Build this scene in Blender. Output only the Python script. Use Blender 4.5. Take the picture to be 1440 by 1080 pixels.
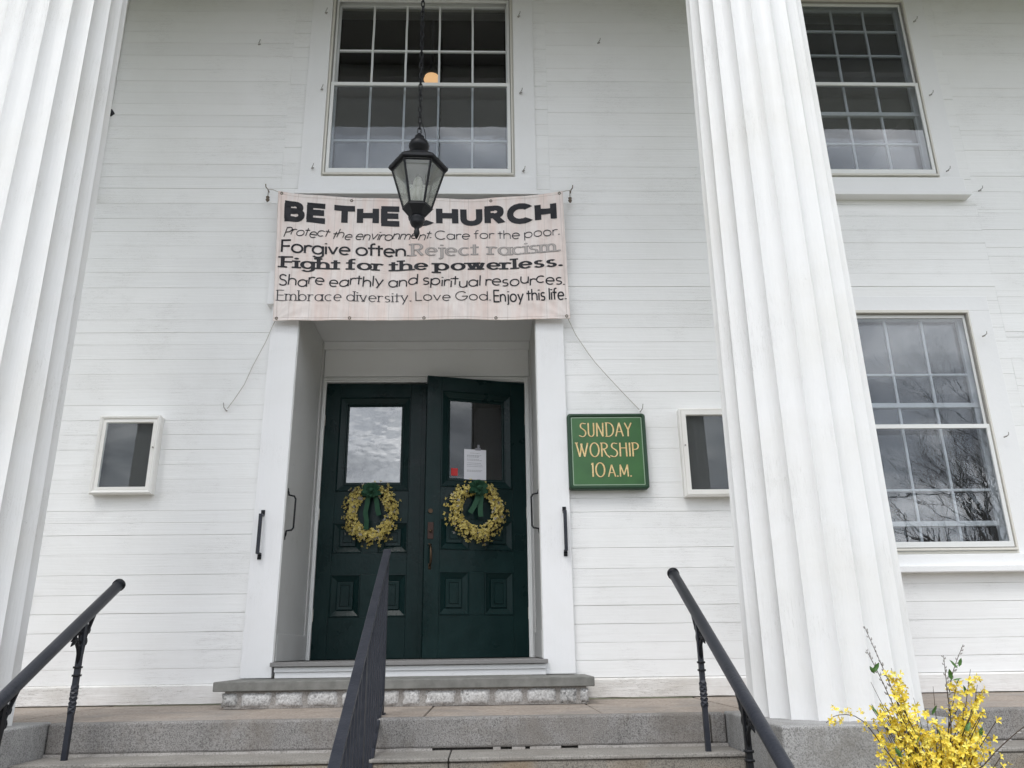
import bpy, math, random
from mathutils import Vector, Matrix, noise
R = math.radians
rnd = random.Random(11)
for o in list(bpy.data.objects): bpy.data.objects.remove(o)
sc = bpy.context.scene
COL = sc.collection
# ------------------------------------------------------------------ camera
cam_d = bpy.data.cameras.new('camera'); cam = bpy.data.objects.new('camera', cam_d); COL.objects.link(cam)
pitch, roll, yaw = R(18.43), R(-0.80), R(-1.83)
fw = Vector((-math.sin(yaw)*math.cos(pitch), math.cos(yaw)*math.cos(pitch), math.sin(pitch)))
rt = Vector((math.cos(yaw), math.sin(yaw), 0)); up = rt.cross(fw)
r2 = math.cos(roll)*rt + math.sin(roll)*up; u2 = -math.sin(roll)*rt + math.cos(roll)*up
m = Matrix((r2, u2, -fw)).transposed().to_4x4()
cam.matrix_world = m
cam_d.sensor_width = 36; cam_d.lens = 36*1120/1440
cam_d.clip_start = .05; cam_d.clip_end = 2000
sc.camera = cam
# ------------------------------------------------------------------ world, sun, exposure
SUN_EL, SUN_AZ = R(55), R(-24)      # azimuth measured from -Y (in front of the facade) towards -X (left)
w = bpy.data.worlds.new('World'); sc.world = w; w.use_nodes = True
nt = w.node_tree; nt.nodes.clear()
def N(t, typ, **k):
    n = t.nodes.new(typ)
    for a, b in k.items(): setattr(n, a, b)
    return n
sdir = Vector((math.sin(SUN_AZ)*math.cos(SUN_EL), -math.cos(SUN_AZ)*math.cos(SUN_EL), math.sin(SUN_EL)))
sky = N(nt, 'ShaderNodeTexSky', sky_type='NISHITA', sun_disc=False)
sky.sun_elevation = SUN_EL; sky.sun_rotation = math.atan2(sdir.x, sdir.y); sky.dust_density = 2.0
tc = N(nt, 'ShaderNodeTexCoord'); sep = N(nt, 'ShaderNodeSeparateXYZ'); nt.links.new(tc.outputs['Generated'], sep.inputs[0])
zz = N(nt, 'ShaderNodeMath', operation='MAXIMUM'); nt.links.new(sep.outputs[2], zz.inputs[0]); zz.inputs[1].default_value = 0
za = N(nt, 'ShaderNodeMath', operation='ADD'); nt.links.new(zz.outputs[0], za.inputs[0]); za.inputs[1].default_value = .22
cb = N(nt, 'ShaderNodeCombineXYZ')
for i in (0, 1):
    d = N(nt, 'ShaderNodeMath', operation='DIVIDE'); nt.links.new(sep.outputs[i], d.inputs[0]); nt.links.new(za.outputs[0], d.inputs[1]); nt.links.new(d.outputs[0], cb.inputs[i])
n1 = N(nt, 'ShaderNodeTexNoise'); n1.inputs['Scale'].default_value = 2.6; n1.inputs['Detail'].default_value = 8; n1.inputs['Roughness'].default_value = .56; n1.inputs['Distortion'].default_value = .7
nt.links.new(cb.outputs[0], n1.inputs['Vector'])
cr = N(nt, 'ShaderNodeValToRGB'); e = cr.color_ramp; e.elements[0].position = .34; e.elements[0].color = (3.6, 3.9, 4.5, 1)
e.elements[1].position = .68; e.elements[1].color = (16.5, 16.7, 17.2, 1); el = e.elements.new(.5); el.color = (8.0, 8.4, 9.1, 1)
nt.links.new(n1.outputs[0], cr.inputs[0])
n2 = N(nt, 'ShaderNodeTexNoise'); n2.inputs['Scale'].default_value = .8; n2.inputs['Detail'].default_value = 5; nt.links.new(cb.outputs[0], n2.inputs['Vector'])
cr2 = N(nt, 'ShaderNodeValToRGB'); cr2.color_ramp.elements[0].position = .30; cr2.color_ramp.elements[0].color = (.55,)*3+(1,); cr2.color_ramp.elements[1].position = .45
nt.links.new(n2.outputs[0], cr2.inputs[0])
mx = N(nt, 'ShaderNodeMix', data_type='RGBA'); nt.links.new(cr2.outputs[0], mx.inputs['Factor']); nt.links.new(sky.outputs[0], mx.inputs['A']); nt.links.new(cr.outputs[0], mx.inputs['B'])
gr = N(nt, 'ShaderNodeMapRange'); nt.links.new(zz.outputs[0], gr.inputs[0]); gr.inputs[1].default_value = 0; gr.inputs[2].default_value = 1; gr.inputs[3].default_value = .92; gr.inputs[4].default_value = 1.15   # overcast sky: brighter overhead
ml = N(nt, 'ShaderNodeVectorMath', operation='SCALE'); nt.links.new(mx.outputs['Result'], ml.inputs[0]); nt.links.new(gr.outputs[0], ml.inputs['Scale'])
bg = N(nt, 'ShaderNodeBackground'); bg.inputs[1].default_value = .118; nt.links.new(ml.outputs[0], bg.inputs[0])
wo = N(nt, 'ShaderNodeOutputWorld'); nt.links.new(bg.outputs[0], wo.inputs[0])
sd = bpy.data.lights.new('sun', 'SUN'); sd.energy = .85; sd.angle = R(20); sd.color = (1, .97, .93)
sun = bpy.data.objects.new('sun', sd); COL.objects.link(sun); sun.rotation_euler = sdir.to_track_quat('Z', 'Y').to_euler(); sun.location = (-4, -8, 12)
sc.view_settings.view_transform = 'Standard'; sc.view_settings.look = 'None'; sc.view_settings.gamma = 1; sc.view_settings.use_curve_mapping = False
sc.view_settings.exposure = 0.64
sc.render.engine = 'CYCLES'
sc.cycles.max_bounces = 10; sc.cycles.transparent_max_bounces = 24; sc.cycles.diffuse_bounces = 6

# ------------------------------------------------------------------ helpers
class MB:
    def __init__(s): s.v = []; s.f = []; s.uv = None
    def add(s, vs, fs):
        b = len(s.v); s.v += [tuple(v) for v in vs]; s.f += [tuple(b+i for i in f) for f in fs]; return s
    def box(s, x0, x1, y0, y1, z0, z1):
        return s.add([(x0,y0,z0),(x1,y0,z0),(x1,y1,z0),(x0,y1,z0),(x0,y0,z1),(x1,y0,z1),(x1,y1,z1),(x0,y1,z1)],
                     [(3,2,1,0),(4,5,6,7),(0,1,5,4),(1,2,6,5),(2,3,7,6),(3,0,4,7)])
    def tube(s, pts, rad, n=8, caps=True, flat=1.0):
        pts = [Vector(p) for p in pts]; rs = rad if isinstance(rad, (list, tuple)) else [rad]*len(pts)
        b = len(s.v); t0 = (pts[1]-pts[0]).normalized()
        a = Vector((0,0,1)) if abs(t0.z) < .9 else Vector((1,0,0)); nn = t0.cross(a).normalized()
        for i, p in enumerate(pts):
            if i == 0: t = t0
            elif i == len(pts)-1: t = (pts[i]-pts[i-1]).normalized()
            else: t = ((pts[i+1]-p).normalized()+(p-pts[i-1]).normalized()).normalized()
            nn = (nn - t*nn.dot(t)).normalized(); bb = t.cross(nn)
            for k in range(n):
                an = 2*math.pi*k/n; s.v.append(tuple(p+(nn*math.cos(an)+bb*math.sin(an)*flat)*rs[i]))
        for i in range(len(pts)-1):
            for k in range(n): s.f.append((b+i*n+k, b+i*n+(k+1) % n, b+(i+1)*n+(k+1) % n, b+(i+1)*n+k))
        if caps:
            s.f.append(tuple(b+k for k in range(n-1, -1, -1))); s.f.append(tuple(b+(len(pts)-1)*n+k for k in range(n)))
        return s
    def lathe(s, prof, cx, cy, n=24, rot=0, caps=True):
        b = len(s.v)
        for r, z in prof:
            for k in range(n):
                a = rot+2*math.pi*k/n; s.v.append((cx+r*math.cos(a), cy+r*math.sin(a), z))
        for i in range(len(prof)-1):
            for k in range(n): s.f.append((b+i*n+k, b+i*n+(k+1) % n, b+(i+1)*n+(k+1) % n, b+(i+1)*n+k))
        if caps:
            s.f.append(tuple(b+k for k in range(n-1, -1, -1))); s.f.append(tuple(b+(len(prof)-1)*n+k for k in range(n)))
        return s
    def mesh(s, name, mat=None, smooth=False, off=(0,0,0)):
        me = bpy.data.meshes.new(name)
        o = Vector(off)
        me.from_pydata([tuple(Vector(v)-o) for v in s.v] if o.length else s.v, [], s.f)
        if mat: me.materials.append(mat)
        if smooth: me.polygons.foreach_set('use_smooth', [True]*len(me.polygons))
        me.update(); return me
def wloc(o):
    v = Vector((0,0,0))
    while o: v += o.location; o = o.parent
    return v
def put(name, mb, mat, parent=None, smooth=False, bevel=0, label=None, cat=None, group=None, kind=None, seg=2, origin=None):
    """links ONE mesh object; verts of mb are world coordinates"""
    base = wloc(parent) if parent else Vector(origin or (0,0,0))
    o = bpy.data.objects.new(name, mb.mesh(name, mat, smooth, base)); COL.objects.link(o)
    if parent: o.parent = parent
    else: o.location = base
    if bevel:
        b = o.modifiers.new('bevel', 'BEVEL'); b.width = bevel; b.segments = seg; b.limit_method = 'ANGLE'; b.angle_limit = R(40); b.harden_normals = False
    tag(o, label, cat, group, kind); return o
def tag(o, label=None, cat=None, group=None, kind=None):
    if label: o['label'] = label
    if cat: o['category'] = cat
    if group: o['group'] = group
    if kind: o['kind'] = kind
    return o
def thing(name, loc, label, cat, group=None):
    o = bpy.data.objects.new(name, None); COL.objects.link(o); o.location = loc; o.empty_display_size = .1
    return tag(o, label, cat, group)
def kids(o): return [c for c in bpy.data.objects if c.parent == o]
def copy_tree(o, parent=None):
    c = o.copy(); COL.objects.link(c)
    if parent: c.parent = parent
    for ch in kids(o): copy_tree(ch, c)
    return c

# ------------------------------------------------------------------ materials
def mat(name, col, rough=.5, metal=0, spec=.5):
    m_ = bpy.data.materials.new(name); m_.use_nodes = True; p = m_.node_tree.nodes['Principled BSDF']
    p.inputs['Base Color'].default_value = (*col, 1); p.inputs['Roughness'].default_value = rough; p.inputs['Metallic'].default_value = metal
    p.inputs['Specular IOR Level'].default_value = spec
    return m_
def tex(m_, scale=(1,1,1), ns=10, detail=4, rough=.55, dist=0, world=True, typ='noise'):
    t = m_.node_tree
    if world: g = N(t, 'ShaderNodeNewGeometry'); src = g.outputs['Position']
    else: g = N(t, 'ShaderNodeTexCoord'); src = g.outputs['Object']
    mp = N(t, 'ShaderNodeMapping'); mp.inputs['Scale'].default_value = scale; t.links.new(src, mp.inputs['Vector'])
    if typ == 'voro':
        n = N(t, 'ShaderNodeTexVoronoi'); n.inputs['Scale'].default_value = ns; t.links.new(mp.outputs[0], n.inputs['Vector']); return n
    n = N(t, 'ShaderNodeTexNoise'); n.inputs['Scale'].default_value = ns; n.inputs['Detail'].default_value = detail; n.inputs['Roughness'].default_value = rough; n.inputs['Distortion'].default_value = dist
    t.links.new(mp.outputs[0], n.inputs['Vector']); return n
def ramp(m_, src, stops):
    t = m_.node_tree; r = N(t, 'ShaderNodeValToRGB'); e = r.color_ramp
    while len(e.elements) < len(stops): e.elements.new(.5)
    for el_, (p, c) in zip(e.elements, stops): el_.position = p; el_.color = (*c, 1) if len(c) == 3 else c
    t.links.new(src, r.inputs[0]); return r.outputs[0]
def mixc(m_, fac, a, b, mode='MIX'):
    t = m_.node_tree; x = N(t, 'ShaderNodeMix', data_type='RGBA', blend_type=mode)
    for sock, val in (('Factor', fac), ('A', a), ('B', b)):
        if isinstance(val, bpy.types.NodeSocket): t.links.new(val, x.inputs[sock])
        else: x.inputs[sock].default_value = val if sock == 'Factor' else (*val, 1)
    return x.outputs['Result']
def setc(m_, sock): m_.node_tree.links.new(sock, m_.node_tree.nodes['Principled BSDF'].inputs['Base Color'])
def bump(m_, srcs, dist=.002, strength=1):
    t = m_.node_tree; prev = None
    for s, d in srcs:
        b = N(t, 'ShaderNodeBump'); b.inputs['Distance'].default_value = d; b.inputs['Strength'].default_value = strength; t.links.new(s, b.inputs['Height'])
        if prev: t.links.new(prev, b.inputs['Normal'])
        prev = b.outputs[0]
    t.links.new(prev, t.nodes['Principled BSDF'].inputs['Normal'])
W3 = (1,1,1); K3 = (0,0,0)
# white painted siding: horizontal grain, hairline cracks, faint stains
def white_paint(name, base, dirt, gx, gz, crack=.5, stain=.35, bscale=1.0):
    m_ = mat(name, base, .48)
    a = tex(m_, (gx, 1, gz), 6, 6, .6, .6); c = tex(m_, (1,1,1), 1.7, 5, .6, .3); f = tex(m_, (gx*1.3, 1, gz*1.5), 11, 3, .6, 1.2)
    st = ramp(m_, c.outputs[0], [(.46, K3), (.75, (stain,)*3)])
    ck = ramp(m_, f.outputs[0], [(.485, K3), (.5, (crack,)*3), (.515, K3)])
    ck2 = ramp(m_, tex(m_, (1,1,1), 2.6, 3).outputs[0], [(.5, K3), (.62, W3)])
    c1 = mixc(m_, st, base, dirt)
    t = m_.node_tree; mu = mixc(m_, 1, ck, ck2, 'MULTIPLY')
    c2 = mixc(m_, mu, c1, tuple(x*.62 for x in dirt))
    oi = N(t, 'ShaderNodeObjectInfo'); rv = ramp(m_, oi.outputs['Random'], [(0, (.965,.965,.965)), (1, (1,1,1))])
    setc(m_, mixc(m_, 1, c2, rv, 'MULTIPLY'))
    bump(m_, [(a.outputs[0], .0022*bscale), (mu, -.0008), (c.outputs[0], .006*bscale)]); return m_
M_board = white_paint('white_siding_paint', (.885,.89,.885), (.70,.69,.65), .25, 7, .55, .16)
M_trim = white_paint('white_trim_paint', (.86,.865,.87), (.70,.69,.65), 2, 2, .2, .15, .6)
M_trimv = white_paint('white_upright_paint', (.86,.865,.875), (.70,.69,.65), 7, .3, .35, .2, .7)
M_col = white_paint('white_column_paint', (.81,.81,.805), (.71,.69,.63), 6, .25, .38, .38, 1.4)
M_base = white_paint('cracked_base_paint', (.83,.82,.80), (.50,.46,.40), .5, 6, .9, .6, 2.2)
M_joint = mat('dirty_joint', (.66,.64,.59), .9)
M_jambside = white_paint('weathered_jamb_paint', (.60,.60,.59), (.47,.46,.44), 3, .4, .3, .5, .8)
M_cream = mat('cream_window_paint', (.70,.68,.62), .45); bump(M_cream, [(tex(M_cream, (1,1,1), 40).outputs[0], .0008)])
M_alu = mat('white_storm_frame', (.78,.79,.78), .35)
M_putty = mat('white_muntin_paint', (.74,.76,.77), .5); bump(M_putty, [(tex(M_putty, (1,1,1), 25, 5).outputs[0], .004)])
M_greytrim = mat('grey_door_sill', (.22,.215,.21), .6); bump(M_greytrim, [(tex(M_greytrim, (1,1,20), 12).outputs[0], .002)])
M_trackshade = mat('track_shade_grey', (.30,.29,.27), .7)  # storm tracks: the shadow inside them is put into this grey
# glass with schlick reflection on both sides
def glass(name, tint=(.93,.95,.95), wav=0.0, boost=1.0, f0=.04, rough=0.0, diff=None, dfac=0.0):
    m_ = bpy.data.materials.new(name); m_.use_nodes = True; t = m_.node_tree; t.nodes.clear()
    g = N(t, 'ShaderNodeNewGeometry'); dt = N(t, 'ShaderNodeVectorMath', operation='DOT_PRODUCT'); t.links.new(g.outputs['Normal'], dt.inputs[0]); t.links.new(g.outputs['Incoming'], dt.inputs[1])
    ab = N(t, 'ShaderNodeMath', operation='ABSOLUTE'); t.links.new(dt.outputs['Value'], ab.inputs[0])
    om = N(t, 'ShaderNodeMath', operation='SUBTRACT'); om.inputs[0].default_value = 1; t.links.new(ab.outputs[0], om.inputs[1])
    pw = N(t, 'ShaderNodeMath', operation='POWER'); t.links.new(om.outputs[0], pw.inputs[0]); pw.inputs[1].default_value = 5
    ma = N(t, 'ShaderNodeMath', operation='MULTIPLY_ADD'); t.links.new(pw.outputs[0], ma.inputs[0]); ma.inputs[1].default_value = 1-f0*boost; ma.inputs[2].default_value = f0*boost
    gl = N(t, 'ShaderNodeBsdfGlossy'); gl.inputs['Roughness'].default_value = rough; gl.inputs['Color'].default_value = (1,1,1,1)
    tr = N(t, 'ShaderNodeBsdfTransparent'); tr.inputs[0].default_value = (*tint, 1)
    last = tr.outputs[0]
    if wav:
        mp = N(t, 'ShaderNodeMapping'); t.links.new(g.outputs['Position'], mp.inputs[0]); mp.inputs['Scale'].default_value = (1, 1, 1.6)
        n = N(t, 'ShaderNodeTexNoise'); n.inputs['Scale'].default_value = 4.5; n.inputs['Detail'].default_value = 2; t.links.new(mp.outputs[0], n.inputs['Vector'])
        b = N(t, 'ShaderNodeBump'); b.inputs['Distance'].default_value = wav; t.links.new(n.outputs[0], b.inputs['Height']); t.links.new(b.outputs[0], gl.inputs['Normal'])
    if diff:
        df = N(t, 'ShaderNodeBsdfDiffuse'); df.inputs[0].default_value = (*diff, 1)
        n = N(t, 'ShaderNodeTexNoise'); n.inputs['Scale'].default_value = 6; n.inputs['Detail'].default_value = 7; n.inputs['Roughness'].default_value = .65; t.links.new(g.outputs['Position'], n.inputs['Vector'])
        mr = N(t, 'ShaderNodeMapRange'); t.links.new(n.outputs[0], mr.inputs[0]); mr.inputs[1].default_value = .35; mr.inputs[2].default_value = .7; mr.inputs[3].default_value = dfac*.55; mr.inputs[4].default_value = min(1, dfac*1.4)
        md = N(t, 'ShaderNodeMixShader'); t.links.new(mr.outputs[0], md.inputs[0]); t.links.new(tr.outputs[0], md.inputs[1]); t.links.new(df.outputs[0], md.inputs[2]); last = md.outputs[0]
    mxs = N(t, 'ShaderNodeMixShader'); t.links.new(ma.outputs[0], mxs.inputs[0]); t.links.new(last, mxs.inputs[1]); t.links.new(gl.outputs[0], mxs.inputs[2])
    out = N(t, 'ShaderNodeOutputMaterial'); t.links.new(mxs.outputs[0], out.inputs[0]); return m_
M_glass = glass('window_glass', wav=.0007, boost=1.35)
M_storm = glass('dusty_storm_glass', (.83,.85,.87), wav=.00025, boost=1.5, diff=(.5,.52,.54), dfac=.022)
M_lglass = glass('lantern_glass', (.90,.91,.89), diff=(.50,.51,.48), dfac=.22)
M_dglass = glass('door_glass')
M_paintrefl = glass('painted_reflection_glass', (.5,.5,.5), wav=.0022, f0=.20, diff=(.58,.59,.58), dfac=.60)  # pale mottled diffuse layer paints bright sky reflection on top of the real one
M_dark = mat('dark_interior', (.045,.042,.04), .9)
M_black = mat('black_iron', (.009,.010,.013), .45, .0, spec=.3); bump(M_black, [(tex(M_black, (1,1,1), 90, 4).outputs[0], .0008)])
M_rail = mat('slate_black_rail_paint', (.030,.034,.046), .42, spec=.4); bump(M_rail, [(tex(M_rail, (1,1,1), 60, 4).outputs[0], .0015)])
_n = tex(M_rail, (1,1,1), 14, 5); setc(M_rail, ramp(M_rail, _n.outputs[0], [(.35, (.017,.020,.029)), (.7, (.030,.033,.043))]))
# door green
M_green = mat('dark_green_door_paint', (.009,.034,.035), .30, spec=.22)
_a = tex(M_green, (1,1,.3), 30, 5, .6, .5); _b = tex(M_green, (1,1,1), 3, 5); _v = tex(M_green, (1,1,.8), 55, typ='voro')
setc(M_green, ramp(M_green, _b.outputs[0], [(.35, (.003,.0155,.0155)), (.7, (.0058,.025,.0245))]))
_r = ramp(M_green, _b.outputs[0], [(.3, (.22,)*3), (.7, (.42,)*3)]); M_green.node_tree.links.new(_r, M_green.node_tree.nodes['Principled BSDF'].inputs['Roughness'])
bump(M_green, [(_a.outputs[0], .0012), (_v.outputs['Distance'], .0003), (tex(M_green, (1,1,1), 7, 3).outputs[0], .002)])
# stones
def stone(name, c0, c1, c2, fine=260, stainc=None, br=.0016):
    m_ = mat(name, c0, .85, spec=.3)
    a = tex(m_, (1,1,1), fine, 2, .6); b = tex(m_, (1,1,1), fine*.4, 3, .7); c = tex(m_, (1,1,1), 2.2, 6, .65, .4)
    col = ramp(m_, a.outputs[0], [(.36, c2), (.47, c0), (.62, c1)])
    col = mixc(m_, ramp(m_, b.outputs[0], [(.4, K3), (.65, (.5,)*3)]), col, c1)
    if stainc: col = mixc(m_, ramp(m_, c.outputs[0], [(.48, K3), (.68, (.75,)*3)]), col, stainc)
    d = tex(m_, (1,1,1), 5, 6, .7); col = mixc(m_, 1, col, ramp(m_, d.outputs[0], [(.3, (.78,)*3), (.6, W3)]), 'MULTIPLY')
    setc(m_, col); bump(m_, [(b.outputs[0], br), (c.outputs[0], .008), (d.outputs[0], .006)]); return m_
M_granite = stone('speckled_grey_granite', (.225,.215,.205), (.33,.318,.305), (.105,.10,.095), 170, (.185,.16,.135))
M_granite2 = stone('brownish_granite', (.225,.205,.175), (.32,.295,.255), (.10,.09,.08), 170, (.27,.19,.11))
M_plinth = stone('pale_granite', (.33,.328,.322), (.46,.455,.45), (.17,.168,.165), 180, (.23,.22,.20))
M_quarry = stone('rough_white_granite', (.50,.495,.485), (.66,.655,.645), (.30,.295,.29), 80, (.40,.38,.35), .006)
M_quarryd = stone('rough_grey_granite', (.36,.36,.35), (.58,.58,.57), (.16,.16,.16), 70, (.30,.28,.25), .006)
M_mortar = stone('grey_mortar', (.30,.285,.265), (.38,.36,.34), (.21,.20,.185), 120, (.2,.18,.16))
M_paver = stone('tan_sandstone', (.35,.295,.25), (.43,.37,.32), (.27,.225,.19), 60, (.30,.28,.26))
M_slate = mat('grey_door_slab', (.19,.19,.175), .75); setc(M_slate, ramp(M_slate, tex(M_slate, (1,1,1), 14, 6).outputs[0], [(.35, (.15,.15,.138)), (.65, (.215,.215,.2))])); bump(M_slate, [(tex(M_slate, (1,1,1), 30, 5).outputs[0], .002)])
M_conc = stone('worn_tread_concrete', (.27,.255,.235), (.36,.34,.31), (.17,.16,.145), 120, (.22,.20,.175))

# ------------------------------------------------------------------ ground and surroundings (behind the camera, seen in the glass)
GZ = -1.655
PZ = -.335
M_lawn = mat('spring_lawn', (.07,.09,.035), .95); setc(M_lawn, ramp(M_lawn, tex(M_lawn, (1,1,1), 1.4, 8, .7).outputs[0], [(.3, (.07,.09,.035)), (.7, (.15,.14,.075))]))
put('lawn', MB().add([(-400,-400,GZ),(400,-400,GZ),(400,400,GZ),(-400,400,GZ)], [(0,1,2,3)]), M_lawn, kind='structure')
put('path', MB().box(-4.6, 3.5, -30, 2.3, GZ-.1, GZ+.02), M_conc, kind='structure')  # unseen; laid wide so more light bounces up onto the wall
M_asph = mat('asphalt', (.05,.05,.052), .9)
put('road', MB().box(-200, 200, -38, -30.05, GZ-.1, GZ+.006), M_asph, kind='structure')
M_bark = mat('grey_bark', (.075,.065,.055), .95)
def bare_tree(loc, h, seed, label, depth=6, spread=1.0):
    r_ = random.Random(seed); t = thing('bare_tree', loc, label, 'tree', 'bare trees across the lawn')
    tr = MB(); br = MB()
    def grow(p, d, L, rad, lev):
        n = 4; pts = [p]; rr = [rad]
        for i in range(n):
            d = (d+Vector((r_.uniform(-1,1), r_.uniform(-1,1), r_.uniform(-.5,.8)))*.16).normalized()
            p = p+d*L/n; pts.append(p); rr.append(rad*(1-.42*(i+1)/n))
        (tr if lev == 0 else br).tube(pts, rr, 8 if lev == 0 else (5 if lev < 3 else 3), caps=False)
        if lev >= depth: return
        kc = 4 if lev < 2 else 3
        for c in range(kc):
            j = r_.randint(2, 4) if c else 4; q = pts[j]
            ax = Vector((r_.gauss(0,1), r_.gauss(0,1), r_.gauss(0,.5)+.2)).normalized()
            nd = (d + ax*r_.uniform(.5,.95)*spread).normalized()
            if nd.z < -.1: nd.z = .1; nd.normalize()
            grow(q, nd, L*r_.uniform(.62,.82), rr[j]*.72, lev+1)
    grow(Vector(loc)+Vector((0,0,-.1)), Vector((0,0,1)), h*.26, h*.017, 0)
    put('trunk', tr, M_bark, t, True); put('branches', br, M_bark, t, True); return t
bare_tree((16.6,-12,GZ), 14.5, 12, 'large bare spreading tree mirrored in the lower right window', 7, .85)
bare_tree((27,-33,GZ), 13, 8, 'smaller bare tree beyond the road, far right of the path', 5)
bare_tree((-24,-40,GZ), 12, 9, 'bare tree beyond the road on the far left', 5)
M_wood = mat('distant_bare_wood', (.05,.042,.035), 1)
r_ = random.Random(5); wb = MB()
for i in range(3400):
    a = r_.uniform(math.pi*.95, math.pi*2.05); d = r_.uniform(60, 85)
    x, y = d*math.cos(a)+5, d*math.sin(a); hh = r_.uniform(6.5, 11.5)*(1 if r_.random() < .8 else 1.12); lean = r_.uniform(-1.2, 1.2)
    wb.tube([(x, y, GZ), (x+lean*.4, y, GZ+hh*.55), (x+lean, y, GZ+hh)], [.32, .2, .03], 3, caps=False)
put('woodland', wb, M_wood, kind='stuff', label='dark band of bare woodland mirrored low in the right window glass', cat='woodland')
wr = MB(); wr.tube([(x*8.0, -27, 6.6+.004*(x*8)**2*.25) for x in range(-6, 7)], .03, 4)
put('utility_cable', wr, M_black, label='dark overhead cable mirrored across the lower right window', cat='cable')

# ------------------------------------------------------------------ portico floor and steps
sp = thing('stone_steps', (-.5, 4.6, GZ), 'broad grey granite steps leading up to the green church doors', 'steps')
FL = MB().box(-9, 8, 4.66, 6.3, PZ-.3, PZ-.03)
floor = put('portico_floor', FL, M_mortar, kind='structure')
xs = -9.0; k = 0
while xs < 8:
    wd = r_.uniform(.75, 1.35); b = MB().box(xs+.004, min(xs+wd, 8)-.004, 4.67, 6.05 if r_.random() < .7 else 6.05, PZ-.03, PZ-r_.uniform(0, .006))
    put('paving_slab', b, M_paver, floor, bevel=.006); xs += wd; k += 1
RZ, TD = .165, .315
XL, XR = -2.32, 1.276      # inner faces of the two plinths
def slab(x0, x1, y0, y1, z0, z1, m_, bev=.012):
    # a granite block with gently uneven front arris
    b = MB(); n = max(2, int((x1-x0)/.12)); vs = []
    for i in range(n+1):
        x = x0+(x1-x0)*i/n; j = noise.noise(Vector((x*3.1, y0*7, z1*5)))*.006; jz = noise.noise(Vector((x*2.3+9, y0*3, z1*5)))*.003
        vs += [(x, y0+j, z0), (x, y0+j*1.2, z1+jz), (x, y1, z1), (x, y1, z0)]
    fs = []
    for i in range(n):
        a = i*4
        for q in range(4): fs.append((a+q, a+4+q, a+4+(q+1) % 4, a+(q+1) % 4))
    fs.append((0,1,2,3)); fs.append(tuple(n*4+q for q in (3,2,1,0)))
    return put('step_block', b.add(vs, fs), m_, sp, bevel=bev)
for (a, b_, sec) in ((XL+.004, XR-.004, 0), (-9, -3.21, 1), (2.19, 8, 1)):
    for kk in range(8):
        zt = PZ-RZ*kk; yf = 4.6-TD*kk
        ym = yf+.08 if kk == 0 else yf+TD+.02
        cuts = [a, b_]
        if sec == 0 and kk == 0: cuts = [a, 1.19, b_]
        elif sec == 0: cuts = [a, -.9+.7*(kk % 3), b_]
        else: cuts = [a, (a+b_)/2, b_]
        for c0, c1 in zip(cuts, cuts[1:]):
            mm = M_granite if kk == 0 else M_granite2
            if kk == 0:
                slab(c0+.002, c1-.002, yf, ym, zt-RZ+(.001 if sec else .010), zt-.003, mm)
            else:
                slab(c0+.002, c1-.002, yf+.006, ym+.02, zt-RZ+.002, zt-.0195, mm)
                tb = MB().box(c0+.003, c1-.003, yf-.002, ym, zt-.018, zt)
                put('tread_slab', tb, M_conc, sp, bevel=.005)
        if kk == 0 and sec == 0:
            for (g0, g1) in ((a, -.30), (.02, .06), (.12, .19), (.215, .38), (.47, b_)):
                mb_ = MB(); n = max(2, int((g1-g0)/.05)); vs = []
                for i in range(n+1):
                    x = g0+(g1-g0)*i/n; h = .012+.003*noise.noise(Vector((x*8, 3, 0))); dp = .012+.012*noise.noise(Vector((x*6, 0, 5)))
                    vs += [(x, yf-dp, zt-RZ-.001), (x, yf-dp*.4, zt-RZ+h), (x, yf+.05, zt-RZ+h), (x, yf+.05, zt-RZ-.001)]
                fs = [(i*4+q, i*4+4+q, i*4+4+(q+1) % 4, i*4+(q+1) % 4) for i in range(n) for q in range(4)]
                put('mortar_joint', mb_.add(vs, fs), M_mortar, sp)
put('core', MB().box(-9, 8, 4.7, 6.6, GZ-.05, PZ-.31), M_mortar, sp)
def plinth(x0, x1, lab):
    b = MB().box(x0, x1, 3.742, 4.655, GZ-.05, PZ+.002)
    return put('plinth', b, M_plinth, sp, bevel=.012, seg=3, label=lab)
plinth(XR, 2.18, 'pale granite plinth under the right fluted column')
plinth(-3.2, XL, 'granite plinth under the left fluted column')

# ------------------------------------------------------------------ church
ch = thing('church', (-.58, 6, PZ), 'white clapboard church front with fluted columns and dark green double doors', 'church')
rowsL = [-.2,-.097,.026,.147,.278,.407,.548,.696,.835,.925,1.015,1.148,1.251,1.367,1.483,1.601,1.715,1.836,1.97,2.093,2.216,2.34,2.444,2.555,2.699,2.839,2.98,3.104,3.223,3.356,3.481,3.628,3.773,3.885,4.013,4.135,4.272,4.397,4.516,4.636,4.757,4.88,5.007,5.16,5.303,5.424,5.537,5.66,5.79,5.92,6.05,6.18,6.32]
rowsR = [-.198,-.083,.038,.165,.294,.425,.558,.709,.854,.977,1.083,1.201,1.312,1.468,1.635,1.789,1.931,2.074,2.202,2.356,2.48,2.6,2.722,2.851,2.969,3.101,3.262,3.385,3.522,3.634,3.761,3.892,4.004,4.187,4.32,4.444,4.569,4.738,4.909,5.051,5.212,5.309,5.456,5.58,5.798,5.93,6.06,6.19,6.32]
rowsS = [3.62+.137*i+(.02 if i % 3 else 0) for i in range(21)]
WX0, WX1 = -1.43, .243
holes = [(WX0, WX1, 3.88, 5.87), (2.33, 4.0, .64, 2.63), (2.33, 4.0, 3.89, 5.87), (-5.17, -3.5, .64, 2.63), (-5.17, -3.5, 3.89, 5.87), (-1.53, .40, -1, 2.74)]
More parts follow.
